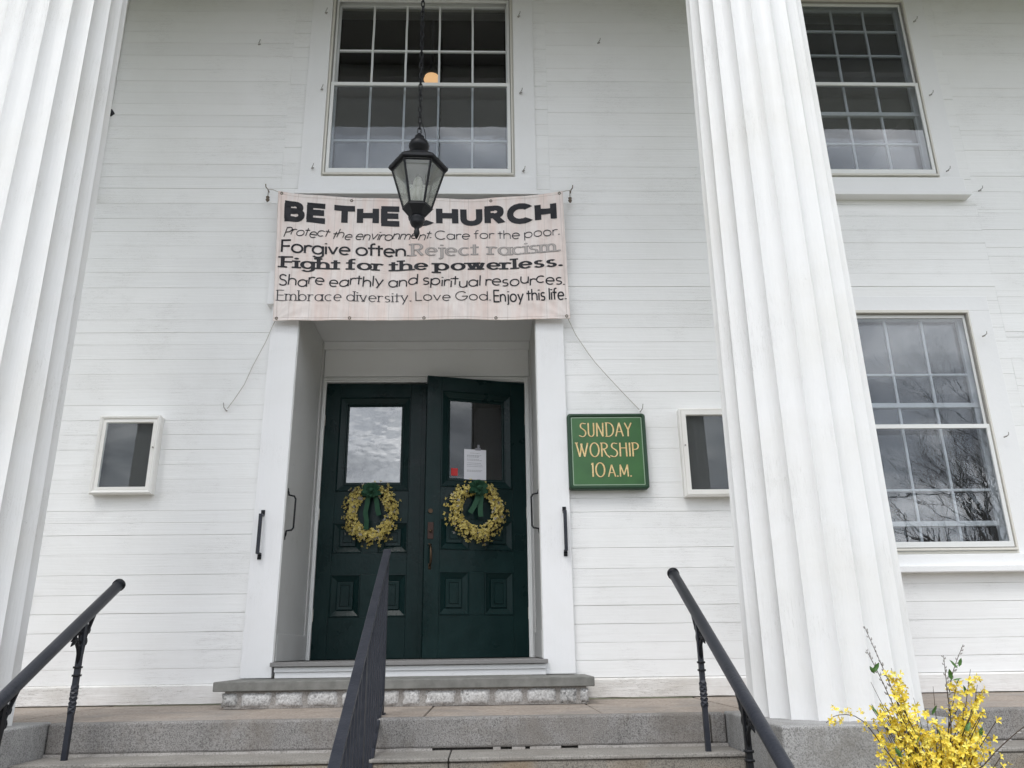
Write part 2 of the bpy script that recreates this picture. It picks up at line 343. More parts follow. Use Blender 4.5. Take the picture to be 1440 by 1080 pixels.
put('wall_core', MB().box(-9, -5.17, 6.018, 6.2, PZ, 6.5).box(-5.17, -3.5, 6.018, 6.2, PZ, .64).box(-5.17, -3.5, 6.018, 6.2, 2.63, 3.89).box(-5.17, -3.5, 6.018, 6.2, 5.87, 6.5)
    .box(-3.5, -1.53, 6.018, 6.2, PZ, 6.5).box(-1.53, .40, 6.018, 6.2, 2.74, 3.88).box(-1.53, WX0, 6.018, 6.2, 3.88, 6.5).box(WX1, .40, 6.018, 6.2, 3.88, 6.5).box(WX0, WX1, 6.018, 6.2, 5.87, 6.5)
    .box(.40, 2.33, 6.018, 6.2, PZ, 6.5).box(2.33, 4, 6.018, 6.2, PZ, .64).box(2.33, 4, 6.018, 6.2, 2.63, 3.89).box(2.33, 4, 6.018, 6.2, 5.87, 6.5).box(4, 8, 6.018, 6.2, PZ, 6.5), M_joint, ch)
nb = 0
def board(x0, x1, z0, z1):
    global nb
    if x1-x0 < .03: return
    g = rnd.choice([.0003, .0005, .0008, .0012, .0018, .0025]); yo = rnd.uniform(0, .0025); tl = rnd.uniform(-.0012, .0015)
    b = MB(); n = max(1, int((x1-x0)/.22)); vs = []
    for i in range(n+1):
        x = x0+(x1-x0)*i/n
        e0 = abs(noise.noise(Vector((x*1.7, z0*9, 1))))*.0026; e1 = noise.noise(Vector((x*1.1, z1*9, 4)))*.0016
        y = 6.0+yo+noise.noise(Vector((x*.7, z0*5, 8)))*.001
        zb, zt = z0+g*.4+e0, z1-abs(e1)*.4-g*.15
        vs += [(x, y+tl, zb+.0015), (x, y+tl+.0014, zb), (x, 6.019, zb), (x, 6.019, zt), (x, y+.0012, zt), (x, y, zt-.0012)]
    q = 6; fs = [(i*q+j, i*q+q+j, i*q+q+(j+1) % q, i*q+(j+1) % q) for i in range(n) for j in range(q)]
    fs.append(tuple(range(q))); fs.append(tuple(n*q+j for j in range(q-1, -1, -1)))
    put('board', b.add(vs, fs), M_board, ch); nb += 1
def row_segments(x0, x1, z0, z1):
    segs = [(x0, x1)]
    for (a, b, c, d) in holes:
        if c < (z0+z1)/2+.02 and d > (z0+z1)/2-.02:
            ns = []
            for s0, s1 in segs:
                if b <= s0 or a >= s1: ns.append((s0, s1)); continue
                if a > s0: ns.append((s0, a))
                if b < s1: ns.append((b, s1))
            segs = ns
    return segs
for z0, z1 in zip(rowsL, rowsL[1:]):
    for s0, s1 in row_segments(-9 if False else -7.0, -1.77 if z0 > 3.7 else -.6, z0, z1):
        board(s0, s1-.0005, z0, z1)
for z0, z1 in zip(rowsR, rowsR[1:]):
    xe = 4.28
    for s0, s1 in row_segments(.545 if z0 > 3.7 else -.6, xe, z0, z1): board(s0+.0005, s1, z0, z1)
for z0, z1 in zip(rowsS, rowsS[1:]):
    if z1 < 6.4:
        for s0, s1 in row_segments(-1.77, .545, z0, z1): board(s0+.0003, s1-.0003, z0, z1)
rowsF = [r+.045*math.sin(i*2.1) for i, r in enumerate(rowsR)]
for z0, z1 in zip(rowsF, rowsF[1:]): board(4.2807, 7.0, z0, z1)
# base board
bb = MB(); vs = []; n = 120
for i in range(n+1):
    x = -8+15*i/n; j = noise.noise(Vector((x*4, 0, 2)))*.004
    vs += [(x, 5.982, PZ+.006+abs(j)*2), (x, 5.980+j*.4, -.212+j*.3), (x, 5.992, -.2), (x, 6.018, -.2), (x, 6.018, PZ+.004)]
def strip(vs, n, q, x0skip=None):
    fs = []
    for i in range(n):
        xm = vs[i*q][0]
        if x0skip and x0skip[0] < xm < x0skip[1]: continue
        fs += [(i*q+j, i*q+q+j, i*q+q+(j+1) % q, i*q+(j+1) % q) for j in range(q)]
    return fs
put('base_board', bb.add(vs, strip(vs, n, 5, (-1.75, .6))), M_base, ch)
# ceiling, architrave
M_ceil = white_paint('wall_darkening_grey', (.38,.38,.365), (.32,.31,.29), 1, 1, .2, .3)  # unseen ceiling, greyed so the top of the wall falls darker
put('portico_ceiling', MB().box(-9, 8, 3.3, 6.9, 6.42, 6.6), M_ceil, ch)
put('architrave', MB().box(-9, 8, 3.80, 4.58, 6.0, 6.42).box(-9, 8, 3.72, 4.66, 6.18, 6.30), M_trim, ch, bevel=.01)
put('frieze', MB().box(-9, 8, 3.35, 3.78, 6.6, 7.6).box(-9, 8, 2.9, 6.9, 7.6, 7.75), M_trim, ch)
# columns
def column(cx, cy, lab, nm='column'):
    NF, SS = 20, 10; prof = [(-.333,.4135),(-.2,.413),(.5,.408),(1.6,.398),(2.87,.385),(4.2,.368),(5.1,.356),(5.7,.348)]
    ring = []; rows = 40
    def rad(z):
        for (a, ra), (b, rb) in zip(prof, prof[1:]):
            if z <= b: return ra+(rb-ra)*(z-a)/(b-a)
        return prof[-1][1]
    mb = MB(); tot = NF*SS
    for i in range(rows+1):
        z = -.333+(5.7+.333)*i/rows; Rr = rad(z)
        for k in range(tot):
            ph = (k % SS)/SS; a = 2*math.pi*k/tot+R(4)
            r = Rr - Rr*.080*(4*ph*(1-ph))**.9
            if k % SS == 0: r += .0006*math.sin(z*9+k)
            mb.v.append((cx+r*math.cos(a), cy+r*math.sin(a), z))
    for i in range(rows):
        for k in range(tot): mb.f.append((i*tot+k, i*tot+(k+1) % tot, (i+1)*tot+(k+1) % tot, (i+1)*tot+k))
    mb.f.append(tuple(range(tot-1, -1, -1)))
    o = put(nm, mb, M_col, ch, label=lab)
    put('capital', MB().lathe([(.345,5.7),(.36,5.74),(.35,5.76),(.40,5.84),(.45,5.9)], cx, cy, 48).box(cx-.46, cx+.46, cy-.46, cy+.46, 5.9, 6.0), M_col, o)
    return o
CXR, CXL, CY = 1.745, -2.807, 4.30
cR = column(CXR, CY, 'white fluted column right of the doors, behind the yellow flowers')
cL = column(CXL, CY, 'white fluted column at the left edge')
put('column_fixture', MB().lathe([(.012,2.10),(.03,2.12),(.034,2.16),(.02,2.2),(.008,2.21)], CXL+.36, CY+.22, 10), M_black, cL) if False else None
put('fixture', MB().tube([(-2.476,4.483,3.365),(-2.466,4.488,3.39),(-2.476,4.483,3.415)], [.006,.013,.006], 8), M_black, cL, True)

# ------------------------------------------------------------------ windows
def ringbox(mb, x0, x1, z0, z1, wl, wr_, wb, wt, y0, y1):
    mb.box(x0, x1, y0, y1, z0, z0+wb); mb.box(x0, x1, y0, y1, z1-wt, z1)
    mb.box(x0, x0+wl, y0, y1, z0+wb, z1-wt); mb.box(x1-wr_, x1, y0, y1, z0+wb, z1-wt); return mb
def window(x0, x1, z0, z1, lab, meet, muntz, rails, head=True, ncol=5, sash_meet=None, extra=0, ty=5.972, sd=.21):
    t = put('window', ringbox(MB(), x0-.185, x1+.185, z0-.005, z1+(.13 if head else .3), .185, .185, .005, .13 if head else .3, ty, 6.017), M_trim, ch, bevel=.003, label=lab)
    put('window_sill', MB().box(x0-.195, x1+.195, 5.905, 6.1, z0-sd, z0-sd+.045).box(x0-.185, x1+.185, 5.955, 6.1, z0-sd+.045, z0-.007), M_trim, t, bevel=.004)
    # reveal (jamb between storm and inner sash)
    put('jamb', ringbox(MB(), x0-.002, x1+.002, z0-.002, z1+.002, .012, .012, .02, .015, 5.99, 6.16), M_cream, t)
    sf = ringbox(MB(), x0+.012, x1-.012, z0+.022, z1-.018, .014, .014, .016, .014, 5.966, 5.998)
    put('storm_frame', sf, M_cream, t, bevel=.002)
    put('track', ringbox(MB(), x0+.0265, x1-.0265, z0+.0385, z1-.0325, .006, .006, .006, .006, 5.984, 6.02), M_trackshade, t)
    a0, a1, b0, b1 = x0+.033, x1-.033, z0+.045, z1-.038
    ls = ringbox(MB(), a0, a1, b0, meet+.02, .028, .028, .042, .034, 5.976, 6.0)
    put('storm_sash', ls, M_alu, t, bevel=.002)
    us = ringbox(MB(), a0, a1, meet-.002, b1, .02, .02, .02, .028, 6.003, 6.02)
    put('storm_sash', us, M_alu, t, bevel=.002)
    put('storm_pane', MB().box(a0+.028, a1-.028, 5.987, 5.990, b0+.042, meet-.014), M_storm, t)
    if extra: put('storm_pane', MB().box(a0+.02, a1-.02, 6.010, 6.013, meet+.018, b1-.028), M_storm, t)
    # inner sashes
    sy0, sy1 = 6.065, 6.10
    sz0, sz1 = z0+.02, z1-.015
    ins = ringbox(MB(), x0+.01, x1-.01, sz0, sz1, .055, .055, .06, .05, sy0, sy1)
    put('sash', ins, M_putty, t, bevel=.002)
    c0, c1 = x0+.065, x1-.065
    zs = sorted([sz0+.06]+list(muntz)+list(rails)+[sz1-.05])
    xs_ = [c0+(c1-c0)*i/ncol for i in range(ncol+1)]
    for r0 in rails: put('meeting_rail', MB().box(x0+.012, x1-.012, sy0-.012, sy1-.004, r0-.019, r0+.019), M_alu, t, bevel=.002)
    mu = None
    for mz in muntz:
        put('muntin', MB().box(c0, c1, sy0+.004, sy1-.006, mz-.0095, mz+.0095), M_putty, t, bevel=.004)
    for xm in xs_[1:-1]:
        wv = MB(); nn_ = 14
        zz_ = [sz0+.06+(sz1-.05-sz0-.06)*i/nn_ for i in range(nn_+1)]
        vs = []
        for z in zz_:
            j = noise.noise(Vector((xm*9, z*5, z0)))*.0025
            vs += [(xm-.0095+j, sy0+.007, z), (xm+.0095+j, sy0+.007, z), (xm+.008+j, sy1-.008, z), (xm-.008+j, sy1-.008, z)]
        wv.add(vs, strip(vs, nn_, 4)); put('muntin', wv, M_putty, t)
    for i in range(ncol):
        for za, zb in zip(zs, zs[1:]):
            put('pane', MB().box(xs_[i]+.0125, xs_[i+1]-.0125, sy0+.016, sy0+.019, za+.013, zb-.013), M_glass, t)
    return t
wC = window(WX0, WX1, 3.88, 5.87, 'large multi-pane window above the banner', 4.845, [5.294, 4.315], [], extra=0)
LR = window(2.33, 4.0, .64, 2.63, 'lower right window mirroring a bare tree', 1.625, [2.09, 1.137], [1.825, .874], extra=1, ty=5.9985, sd=.14)
UR = window(2.33, 4.0, 3.89, 5.87, 'upper right window above the lower one', 4.883, [5.567, 5.285, 4.305], [4.617], extra=1, ty=5.988)
window(-5.17, -3.5, .64, 2.63, 'lower left window behind the left column', 1.625, [2.09, 1.137], [1.825], extra=1)
window(-5.17, -3.5, 3.89, 5.87, 'upper left window behind the left column', 4.883, [5.285, 4.305], [4.617], extra=1)
# small shutter hooks around the windows
M_hook = mat('painted_hook', (.36,.35,.33), .5, .3)
for i, (x, z) in enumerate([(-1.483,5.618),(-1.47,4.765),(-1.50,3.95),(.30,5.599),(.305,4.742),(.315,3.93),(4.05,5.588),(4.05,4.751),(4.055,3.949),(4.335,3.778),(4.06,2.384),(4.06,1.534),(-2.08,5.288),(1.041,5.339)]):
    y = 5.958 if i < 12 and i != 9 else 6.0
    put('shutter_hook', MB().tube([(x, y+.01, z), (x, y-.022, z), (x+.010, y-.032, z+.008), (x+.014, y-.032, z+.030)], .0035, 6).tube([(x-.012, y-.004, z-.004), (x+.012, y-.004, z+.004)], .006, 5), M_hook, ch)

# rooms behind the glass
put('upper_room', MB().add([(-8,6.21,3.1),(7,6.21,3.1),(7,13,3.1),(-8,13,3.1),(-8,6.21,8.4),(7,6.21,8.4),(7,13,8.4),(-8,13,8.4)], [(0,1,2,3),(4,7,6,5),(1,5,6,2),(2,6,7,3),(3,7,4,0)]), M_dark, ch)
put('lower_room', MB().add([(.55,6.21,PZ),(7,6.21,PZ),(7,11,PZ),(.55,11,PZ),(.55,6.21,3.0),(7,6.21,3.0),(7,11,3.0),(.55,11,3.0)], [(0,1,2,3),(4,7,6,5),(1,5,6,2),(2,6,7,3),(3,7,4,0)])
    .add([(-7,6.21,PZ),(-1.7,6.21,PZ),(-1.7,11,PZ),(-7,11,PZ),(-7,6.21,3.0),(-1.7,6.21,3.0),(-1.7,11,3.0),(-7,11,3.0)], [(0,1,2,3),(4,7,6,5),(1,5,6,2),(2,6,7,3),(3,7,4,0)]), M_dark, ch)
M_glow = bpy.data.materials.new('lit_globe'); M_glow.use_nodes = True; _p = M_glow.node_tree.nodes['Principled BSDF']
_p.inputs['Base Color'].default_value = (.9,.6,.35,1); _p.inputs['Emission Color'].default_value = (1,.58,.28,1); _p.inputs['Emission Strength'].default_value = .6
LPX, LPY, LPZ = -.664, 8.0, 6.55
pl = thing('pendant_lamp', (LPX, LPY, 8.38), 'lit warm globe lamp hanging inside behind the window above the banner', 'lamp')
put('globe', MB().lathe([(.0,LPZ-.07),(.05,LPZ-.064),(.08,LPZ-.04),(.098,LPZ),(.085,LPZ+.04),(.06,LPZ+.06)], LPX, LPY, 28), M_glow, pl, True)
put('fitter', MB().lathe([(.06,LPZ+.058),(.10,LPZ+.07),(.06,LPZ+.11),(.02,LPZ+.24)], LPX, LPY, 20), M_black, pl, True)
put('rod', MB().tube([(LPX,LPY,LPZ+.24),(LPX,LPY,8.3)], .016, 8), M_black, pl)
put('canopy', MB().lathe([(.04,8.2),(.12,8.28),(.14,8.38)], LPX, LPY, 20), M_black, pl)

# ------------------------------------------------------------------ door case and recess
JL, JR, YF, YB = -1.520, .392, 5.95, 7.0
put('door_casing', MB().box(-1.737, JL+.004, YF, 6.017, -.168, 2.76), M_trimv, ch, bevel=.004, label='left upright board of the door case')
put('door_casing', MB().box(JR-.004, .612, YF, 6.017, -.168, 2.76), M_trimv, ch, bevel=.004, label='right upright board of the door case')
put('door_header', MB().box(-1.737, .612, YF-.002, 6.017, 2.763, 3.08).box(-1.79, .665, YF-.045, 6.017, 2.93, 3.0).box(-1.765, .64, YF-.025, 6.017, 2.63, 2.66) if False else
    MB().box(-1.737, .612, YF-.002, 6.017, 2.763, 2.955).box(-1.775, .65, YF-.03, 6.017, 2.66, 2.955-.0), M_trim, ch, bevel=.004)
rec = MB()
rec.add([(JL,5.96,PZ+.1),(JL,YB-.03,PZ+.1),(JL,YB-.03,2.73),(JL,5.96,2.73)], [(0,1,2,3)])
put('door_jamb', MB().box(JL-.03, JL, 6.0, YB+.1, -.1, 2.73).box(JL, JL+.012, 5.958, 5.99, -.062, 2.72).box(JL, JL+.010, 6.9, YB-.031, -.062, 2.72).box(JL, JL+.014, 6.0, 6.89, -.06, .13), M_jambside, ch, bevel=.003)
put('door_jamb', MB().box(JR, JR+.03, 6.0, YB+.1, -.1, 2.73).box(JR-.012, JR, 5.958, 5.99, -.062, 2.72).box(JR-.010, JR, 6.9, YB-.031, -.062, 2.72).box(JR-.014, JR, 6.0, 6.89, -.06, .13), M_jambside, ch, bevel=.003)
put('door_soffit', MB().box(JL-.03, JR+.03, 5.96, YB+.05, 2.735, 2.76).box(JL, JR, 6.93, YB-.028, 2.66, 2.733), M_trim, ch, bevel=.004)
DX0, DX1, DZ0, DZ1 = -1.478, .337, -.06, 2.34
# casing steps round the doors and transom board above
put('transom_board', MB().box(JL+.011, JR-.011, YB-.022, YB+.06, DZ1+.065, 2.733), M_trim, ch, bevel=.002)
fr = MB()
for (d0, d1, y) in ((.0, .018, 0.012), (.018, .034, -.004), (.034, .05, .008)):
    ringL = DX0-.052+d0; 
    fr.box(DX0-.041+d0*.8, DX0-.041+d1*.8, YB-.03+y, YB+.06, -.062, DZ1+.06-d0)
    fr.box(DX1+.053-d1*1.05, DX1+.053-d0*1.05, YB-.03+y, YB+.06, -.062, DZ1+.06-d0)
    fr.box(DX0-.041+d1*.8, DX1+.053-d1*1.05, YB-.03+y, YB+.06, DZ1+.06-d1, DZ1+.06-d0)
put('door_frame', fr, M_alu, ch)
put('entry_hall', MB().add([(-1.60,7.09,-.1),(.45,7.09,-.1),(.45,9,-.1),(-1.60,9,-.1),(-1.60,7.09,2.7),(.45,7.09,2.7),(.45,9,2.7),(-1.60,9,2.7)], [(0,1,2,3),(4,7,6,5),(1,5,6,2),(2,6,7,3),(3,7,4,0)]), M_dark, ch)
put('threshold', MB().box(JL, JR, 5.90, 7.1, -.094, -.065).box(-1.503, .414, 5.885, 5.94, -.0935, -.0655), M_greytrim, ch, bevel=.003)
put('riser_panel', MB().box(-1.493, .404, 5.915, 6.6, -.130, -.096).box(-1.489, .400, 5.928, 6.6, -.170, -.1305), M_trim, ch, bevel=.004)
# ---- door leaves
DW, DH = .905, 2.40
def door_parts(parent, x0, mirror, y, zb, glassmat):
    """leaf built with its face at y, world coordinates, hinge side left unless mirror"""
    def X(a): return x0+(DW-a if mirror else a)
    def bx(mb, a, b, y0, y1, c, d): mb.box(min(X(a), X(b)), max(X(a), X(b)), y0, y1, zb+c, zb+d)
    leaf = MB(); th = .045
    c1, c2, c3, c4 = .130, .385, .520, .775
    for (a, b, c, d) in ((0, c1, 0, DH), (c4, DW, 0, DH), (c1, c4, 0, .335), (c1, c4, .685, .865), (c1, c4, 1.125, 1.40), (c1, c4, 2.27, DH), (c2, c3, .335, .685), (c2, c3, .865, 1.125)):
        bx(leaf, a+.0004, b-.0004, y, y+th, c+.0004, d-.0004)
    L = put('leaf', leaf, M_green, parent, bevel=.0015)
    def rings(mb, a, b, c, d, spec, close=True):
        base = len(mb.v); xa, xb = min(X(a), X(b)), max(X(a), X(b))
        for ins, dy in spec:
            mb.v += [(xa+ins, y+dy, zb+c+ins), (xb-ins, y+dy, zb+c+ins), (xb-ins, y+dy, zb+d-ins), (xa+ins, y+dy, zb+d-ins)]
        for i in range(len(spec)-1):
            for q in range(4): mb.f.append((base+i*4+q, base+i*4+(q+1) % 4, base+i*4+4+(q+1) % 4, base+i*4+4+q))
        if close: k_ = base+(len(spec)-1)*4; mb.f.append((k_, k_+1, k_+2, k_+3))
    sp1 = [(.0005,.03),(.0005,-.006),(.007,-.007),(.010,.001),(.058,.024),(.060,.013),(.063,.012),(.086,.013),(.088,.018),(.091,.018),(.093,.011)]
    for (a, b) in ((c1, c2), (c3, c4)):
        for (c, d) in ((.335, .685), (.865, 1.125)):
            pm = MB(); rings(pm, a, b, c, d, sp1); put('panel', pm, M_green, parent)
    gm = MB(); rings(gm, c1, c4, 1.40, 2.27, [(.0005,.04),(.0005,-.007),(.008,-.009),(.012,0),(.055,.014),(.058,.010),(.066,.012),(.072,.03),(.085,.032)], False); put('glazing_moulding', gm, M_green, parent)
    gp = MB(); bx(gp, c1+.080, c4-.080, y+.0335, y+.037, 1.40+.08, 2.27-.08)
    g = put('pane', gp, glassmat, parent)
    for hz in (.35, 1.2, 2.05):
        put('hinge', MB().tube([(X(0)-.004 if not mirror else X(0)+.004, y-.006, zb+hz-.05), (X(0)-.004 if not mirror else X(0)+.004, y-.006, zb+hz+.05)], .009, 8), M_cream, parent)
    return L
dL = thing('door', (DX0, YB, DZ0), 'closed dark green left door with pale glass, its reflection partly painted', 'door'); dL.parent = ch; dL.location = Vector((DX0, YB, DZ0))-ch.location
del dL['category']
door_parts(dL, DX0, False, YB, DZ0, M_paintrefl)
put('meeting_stile', MB().box(DX0+DW-.028, DX0+DW+.012, YB-.012, YB-.0005, DZ0, DZ1-.004), M_green, dL, bevel=.002)
dR = thing('door', (DX1, YB, DZ0), 'dark green right door standing ajar with notice in its glass', 'door'); dR.parent = ch; dR.location = Vector((DX1, YB, DZ0))-ch.location
del dR['category']
# ajar leaf is modelled closed (hinge at DX1) and then swung outward
door_parts(dR, DX1-DW, True, YB, DZ0, M_dglass)
M_brass = mat('aged_brass', (.09,.06,.038), .45, .8); M_rust = mat('rusty_lock_plate', (.055,.028,.022), .6, .3)
lx = DX1-DW
put('lock_plate', MB().box(lx+.025, lx+.075, YB-.006, YB-.0005, .89, 1.03), M_rust, dR, bevel=.003)
put('lock_cylinder', MB().tube([(lx+.05,YB-.014,.955),(lx+.05,YB-.004,.955)], .013, 14), M_brass, dR, True, label='keyhole rose on the rusty plate')
put('lock_cylinder', MB().tube([(lx+.045,YB-.012,1.125),(lx+.045,YB-.0005,1.125)], .020, 16), M_brass, dR, label='round deadbolt above the rusty plate')
put('door_handle', MB().tube([(lx+.048,YB-.003,.83),(lx+.048,YB-.035,.82),(lx+.048,YB-.048,.77),(lx+.048,YB-.045,.71),(lx+.048,YB-.028,.68),(lx+.048,YB-.003,.67)], [.012,.009,.011,.010,.008,.010], 10).box(lx+.037, lx+.059, YB-.004, YB-.0005, .64, .685).tube([(lx+.030,YB-.03,.845),(lx+.055,YB-.022,.84)], .006, 6), M_brass, dR, True)
SW = R(15.2)
dR.rotation_euler = (0, 0, SW)
def swing(p):     # world position on the ajar leaf from its closed position
    v = Vector(p)-Vector((DX1, YB, 0)); c, s = math.cos(SW), math.sin(SW)
    return Vector((DX1+v.x*c-v.y*s, YB+v.x*s+v.y*c, v.z))
def swingmb(mb): mb.v = [tuple(swing(v)) for v in mb.v]; return mb
# paper and sticker in the ajar door's glass
M_paper = mat('white_paper', (.80,.80,.84), .8)
gy = YB+.031
nt_ = thing('paper_notice', swing((-.07, gy, 1.62)), 'white printed paper taped inside the glass of the ajar right door', 'notice')
px0, px1 = lx+.345, lx+.545
put('sheet', swingmb(MB().box(px0, px1, gy, gy+.001, 1.40, 1.69)), M_paper, nt_)
M_ink = mat('grey_print', (.30,.30,.32), .8)
tl = MB()
for i, z in enumerate([1.655,1.635,1.628,1.618,1.60,1.59,1.565,1.55,1.535,1.50,1.49]):
    x = px0+.025+(.03 if i == 0 else 0); xe = px1-.03-rnd.uniform(0, .05)
    while x < xe:
        wl = rnd.uniform(.008, .02); tl.box(x, x+wl, gy-.0006, gy-.0001, z, z+.003); x += wl+.004
put('printed_lines', swingmb(tl), M_ink, nt_, kind='stuff')
M_tape = mat('grey_tape', (.25,.25,.27), .4)
put('tape', swingmb(MB().box(px0+.10, px0+.15, gy-.001, gy, 1.683, 1.705).box(px0+.12, px0+.14, gy-.001, gy, 1.705, 1.735)), M_tape, nt_)
M_red = mat('red_sticker', (.55,.02,.02), .5)
put('sticker', swingmb(MB().box(lx+.228, lx+.288, gy-.002, gy-.001, 1.446, 1.512)), M_red, label='small square red sticker low in the ajar door glass', cat='sticker', origin=swing((-.29, gy, 1.46)))

# ------------------------------------------------------------------ door step
ds = thing('door_step', (-.535, 5.7, PZ), 'grey slab on a course of rough white granite blocks below the doors', 'step')
put('slab', MB().box(-1.752, .680, 5.45, 5.98, -.231, -.172), M_slate, ds, bevel=.006)
put('mortar_bed', MB().box(-1.68, .628, 5.477, 5.98, PZ, -.233), M_mortar, ds)
sx = [(316,343),(334,378),(378,417),(424,468)]
bl = [(-1.695,-1.60),(-1.575,-1.385),(-1.36,-1.185),(-1.155,-.965),(-.94,-.79),(-.765,-.575),(-.55,-.445),(-.405,-.215),(-.185,.005),(.035,.215),(.245,.43),(.455,.565),(.585,.636)]
for i, (a, b) in enumerate(bl):
    mb = MB(); nx, nz = 8, 5; z0, z1 = PZ+.004+rnd.uniform(0, .006), -.233-rnd.uniform(.002, .012)
    for zi in range(nz+1):
        for xi in range(nx+1):
            u, v = xi/nx, zi/nz; x = a+(b-a)*u; z = z0+(z1-z0)*v
            e = min(u, 1-u, .25)*4*min(v, 1-v, .25)*4
            x += noise.noise(Vector((a*7, z*30, u*3)))*.010; z += noise.noise(Vector((x*25, 3, v*3)))*.006
            y = 5.478-.013*min(1, e**.35*1.3)+noise.noise(Vector((x*30, z*30, i)))*.008
            mb.v.append((x, y, z))
    W_ = nx+1
    for zi in range(nz):
        for xi in range(nx): mb.f.append((zi*W_+xi, zi*W_+xi+1, (zi+1)*W_+xi+1, (zi+1)*W_+xi))
    # back edge
    nv = len(mb.v); edge = [xi for xi in range(W_)]+[zi*W_+nx for zi in range(1, nz+1)]+[nz*W_+xi for xi in range(nx-1, -1, -1)]+[zi*W_ for zi in range(nz-1, 0, -1)]
    for q in edge: x, y, z = mb.v[q]; mb.v.append((x, 5.50, z))
    ne = len(edge)
    for q in range(ne): mb.f.append((edge[q], nv+q, nv+(q+1) % ne, edge[(q+1) % ne]))
    put('stone', mb, M_quarryd if i in (0, 11, 12) else M_quarry, ds, True)

# ------------------------------------------------------------------ stroke lettering
def arc(cx, cy, rx, ry, a0, a1, n=None):
    n = n or max(3, int(abs(a1-a0)/15)); return [(cx+rx*math.cos(R(a0+(a1-a0)*i/n)), cy+ry*math.sin(R(a0+(a1-a0)*i/n))) for i in range(n+1)]
X_ = .64
LOW = {
 'a': (.66, [arc(.32,.32,.31,.32,0,360), [(.64,.64),(.64,0)]]), 'b': (.66, [arc(.33,.32,.31,.32,0,360), [(.01,1),(.01,0)]]),
 'c': (.56, [arc(.32,.32,.31,.32,48,312)]), 'd': (.66, [arc(.32,.32,.31,.32,0,360), [(.64,1),(.64,0)]]),
 'e': (.62, [[(.02,.33),(.62,.33)]+arc(.32,.32,.30,.32,2,312)]), 'f': (.32, [[(.12,0),(.12,.8)]+arc(.30,.82,.18,.17,170,85), [(-.02,.63),(.30,.63)]]),
 'g': (.66, [arc(.32,.32,.31,.32,0,360), [(.64,.64),(.64,-.05)]+arc(.33,-.06,.31,.24,-5,-150)]),
 'h': (.56, [[(.01,1),(.01,0)], [(.01,.35)]+arc(.28,.36,.26,.27,170,0)+[(.54,0)]]), 'i': (.06, [[(.03,.64),(.03,0)], 'dot']),
 'j': (.16, [[(.13,.64),(.13,-.12)]+arc(.0,-.12,.13,.15,-10,-80), 'dotj']), 'l': (.06, [[(.03,1),(.03,0)]]),
 'm': (.88, [[(.01,.64),(.01,0)], [(.01,.38)]+arc(.22,.40,.21,.23,170,0)+[(.43,0)], [(.43,.38)]+arc(.65,.40,.21,.23,170,0)+[(.86,0)]]),
 'n': (.56, [[(.01,.64),(.01,0)], [(.01,.35)]+arc(.28,.36,.26,.27,170,0)+[(.54,0)]]), 'o': (.66, [arc(.33,.32,.32,.32,0,360)]),
 'p': (.66, [arc(.33,.32,.31,.32,0,360), [(.01,.64),(.01,-.3)]]), 'r': (.34, [[(.01,.64),(.01,0)], [(.01,.38)]+arc(.25,.38,.23,.25,165,60)]),
 's': (.44, [arc(.22,.475,.185,.155,38,262)+arc(.21,.155,.205,.155,82,-140)]), 't': (.32, [[(.14,.88),(.14,0)], [(-.02,.63),(.32,.63)]]),
 'u': (.56, [[(.01,.64),(.01,.28)]+arc(.28,.28,.27,.28,180,360)+[(.55,.64)], [(.55,.3),(.55,0)]]), 'v': (.54, [[(0,.64),(.27,0)], [(.27,0),(.54,.64)]]),
 'w': (.84, [[(0,.64),(.21,0)], [(.21,0),(.42,.64)], [(.42,.64),(.63,0)], [(.63,0),(.84,.64)]]), 'y': (.56, [[(0,.64),(.28,.02)], [(.56,.64),(.28,.02),(.12,-.3)]]),
 '.': (.06, ['per']), ' ': (.28, []),
 'B': (.60, [[(.01,1),(.01,0)], [(.01,1),(.28,1)]+arc(.28,.765,.24,.235,90,-90)+[(.01,.53)], [(.01,.53),(.32,.53)]+arc(.32,.265,.28,.265,90,-90)+[(.01,0)]]),
 'C': (.84, [arc(.48,.5,.47,.5,48,312)]), 'D': (.76, [[(.01,1),(.01,0)], [(.01,1),(.25,1)]+arc(.25,.5,.5,.5,90,-90)+[(.01,0)]]),
 'E': (.52, [[(.01,1),(.01,0)], [(.01,1),(.52,1)], [(.01,.52),(.48,.52)], [(.01,0),(.52,0)]]), 'F': (.50, [[(.01,1),(.01,0)], [(.01,1),(.5,1)], [(.01,.52),(.45,.52)]]),
 'G': (.94, [arc(.48,.5,.47,.5,45,350)+[(.94,.46)], [(.55,.46),(.95,.46)]]), 'H': (.68, [[(.01,1),(.01,0)], [(.67,1),(.67,0)], [(.01,.52),(.67,.52)]]),
 'L': (.46, [[(.01,1),(.01,0)], [(.01,0),(.46,0)]]), 'P': (.56, [[(.01,1),(.01,0)], [(.01,1),(.28,1)]+arc(.28,.75,.26,.25,90,-90)+[(.01,.5)]]),
 'R': (.62, [[(.01,1),(.01,0)], [(.01,1),(.30,1)]+arc(.30,.75,.26,.25,90,-90)+[(.01,.5)], [(.28,.5),(.60,0)]]),
 'S': (.56, [arc(.28,.75,.24,.24,35,260)+arc(.27,.255,.27,.255,82,-145)]), 'T': (.62, [[(.31,1),(.31,0)], [(0,1),(.62,1)]]),
 'U': (.68, [[(.01,1),(.01,.33)]+arc(.34,.33,.33,.33,180,360)+[(.67,1)]]),
}
def densify(p, step):
    out = [p[0]]
    for a, b in zip(p, p[1:]):
        n = max(1, int(math.hypot(b[0]-a[0], b[1]-a[1])/step))
        out += [(a[0]+(b[0]-a[0])*i/n, a[1]+(b[1]-a[1])*i/n) for i in range(1, n+1)]
    return out
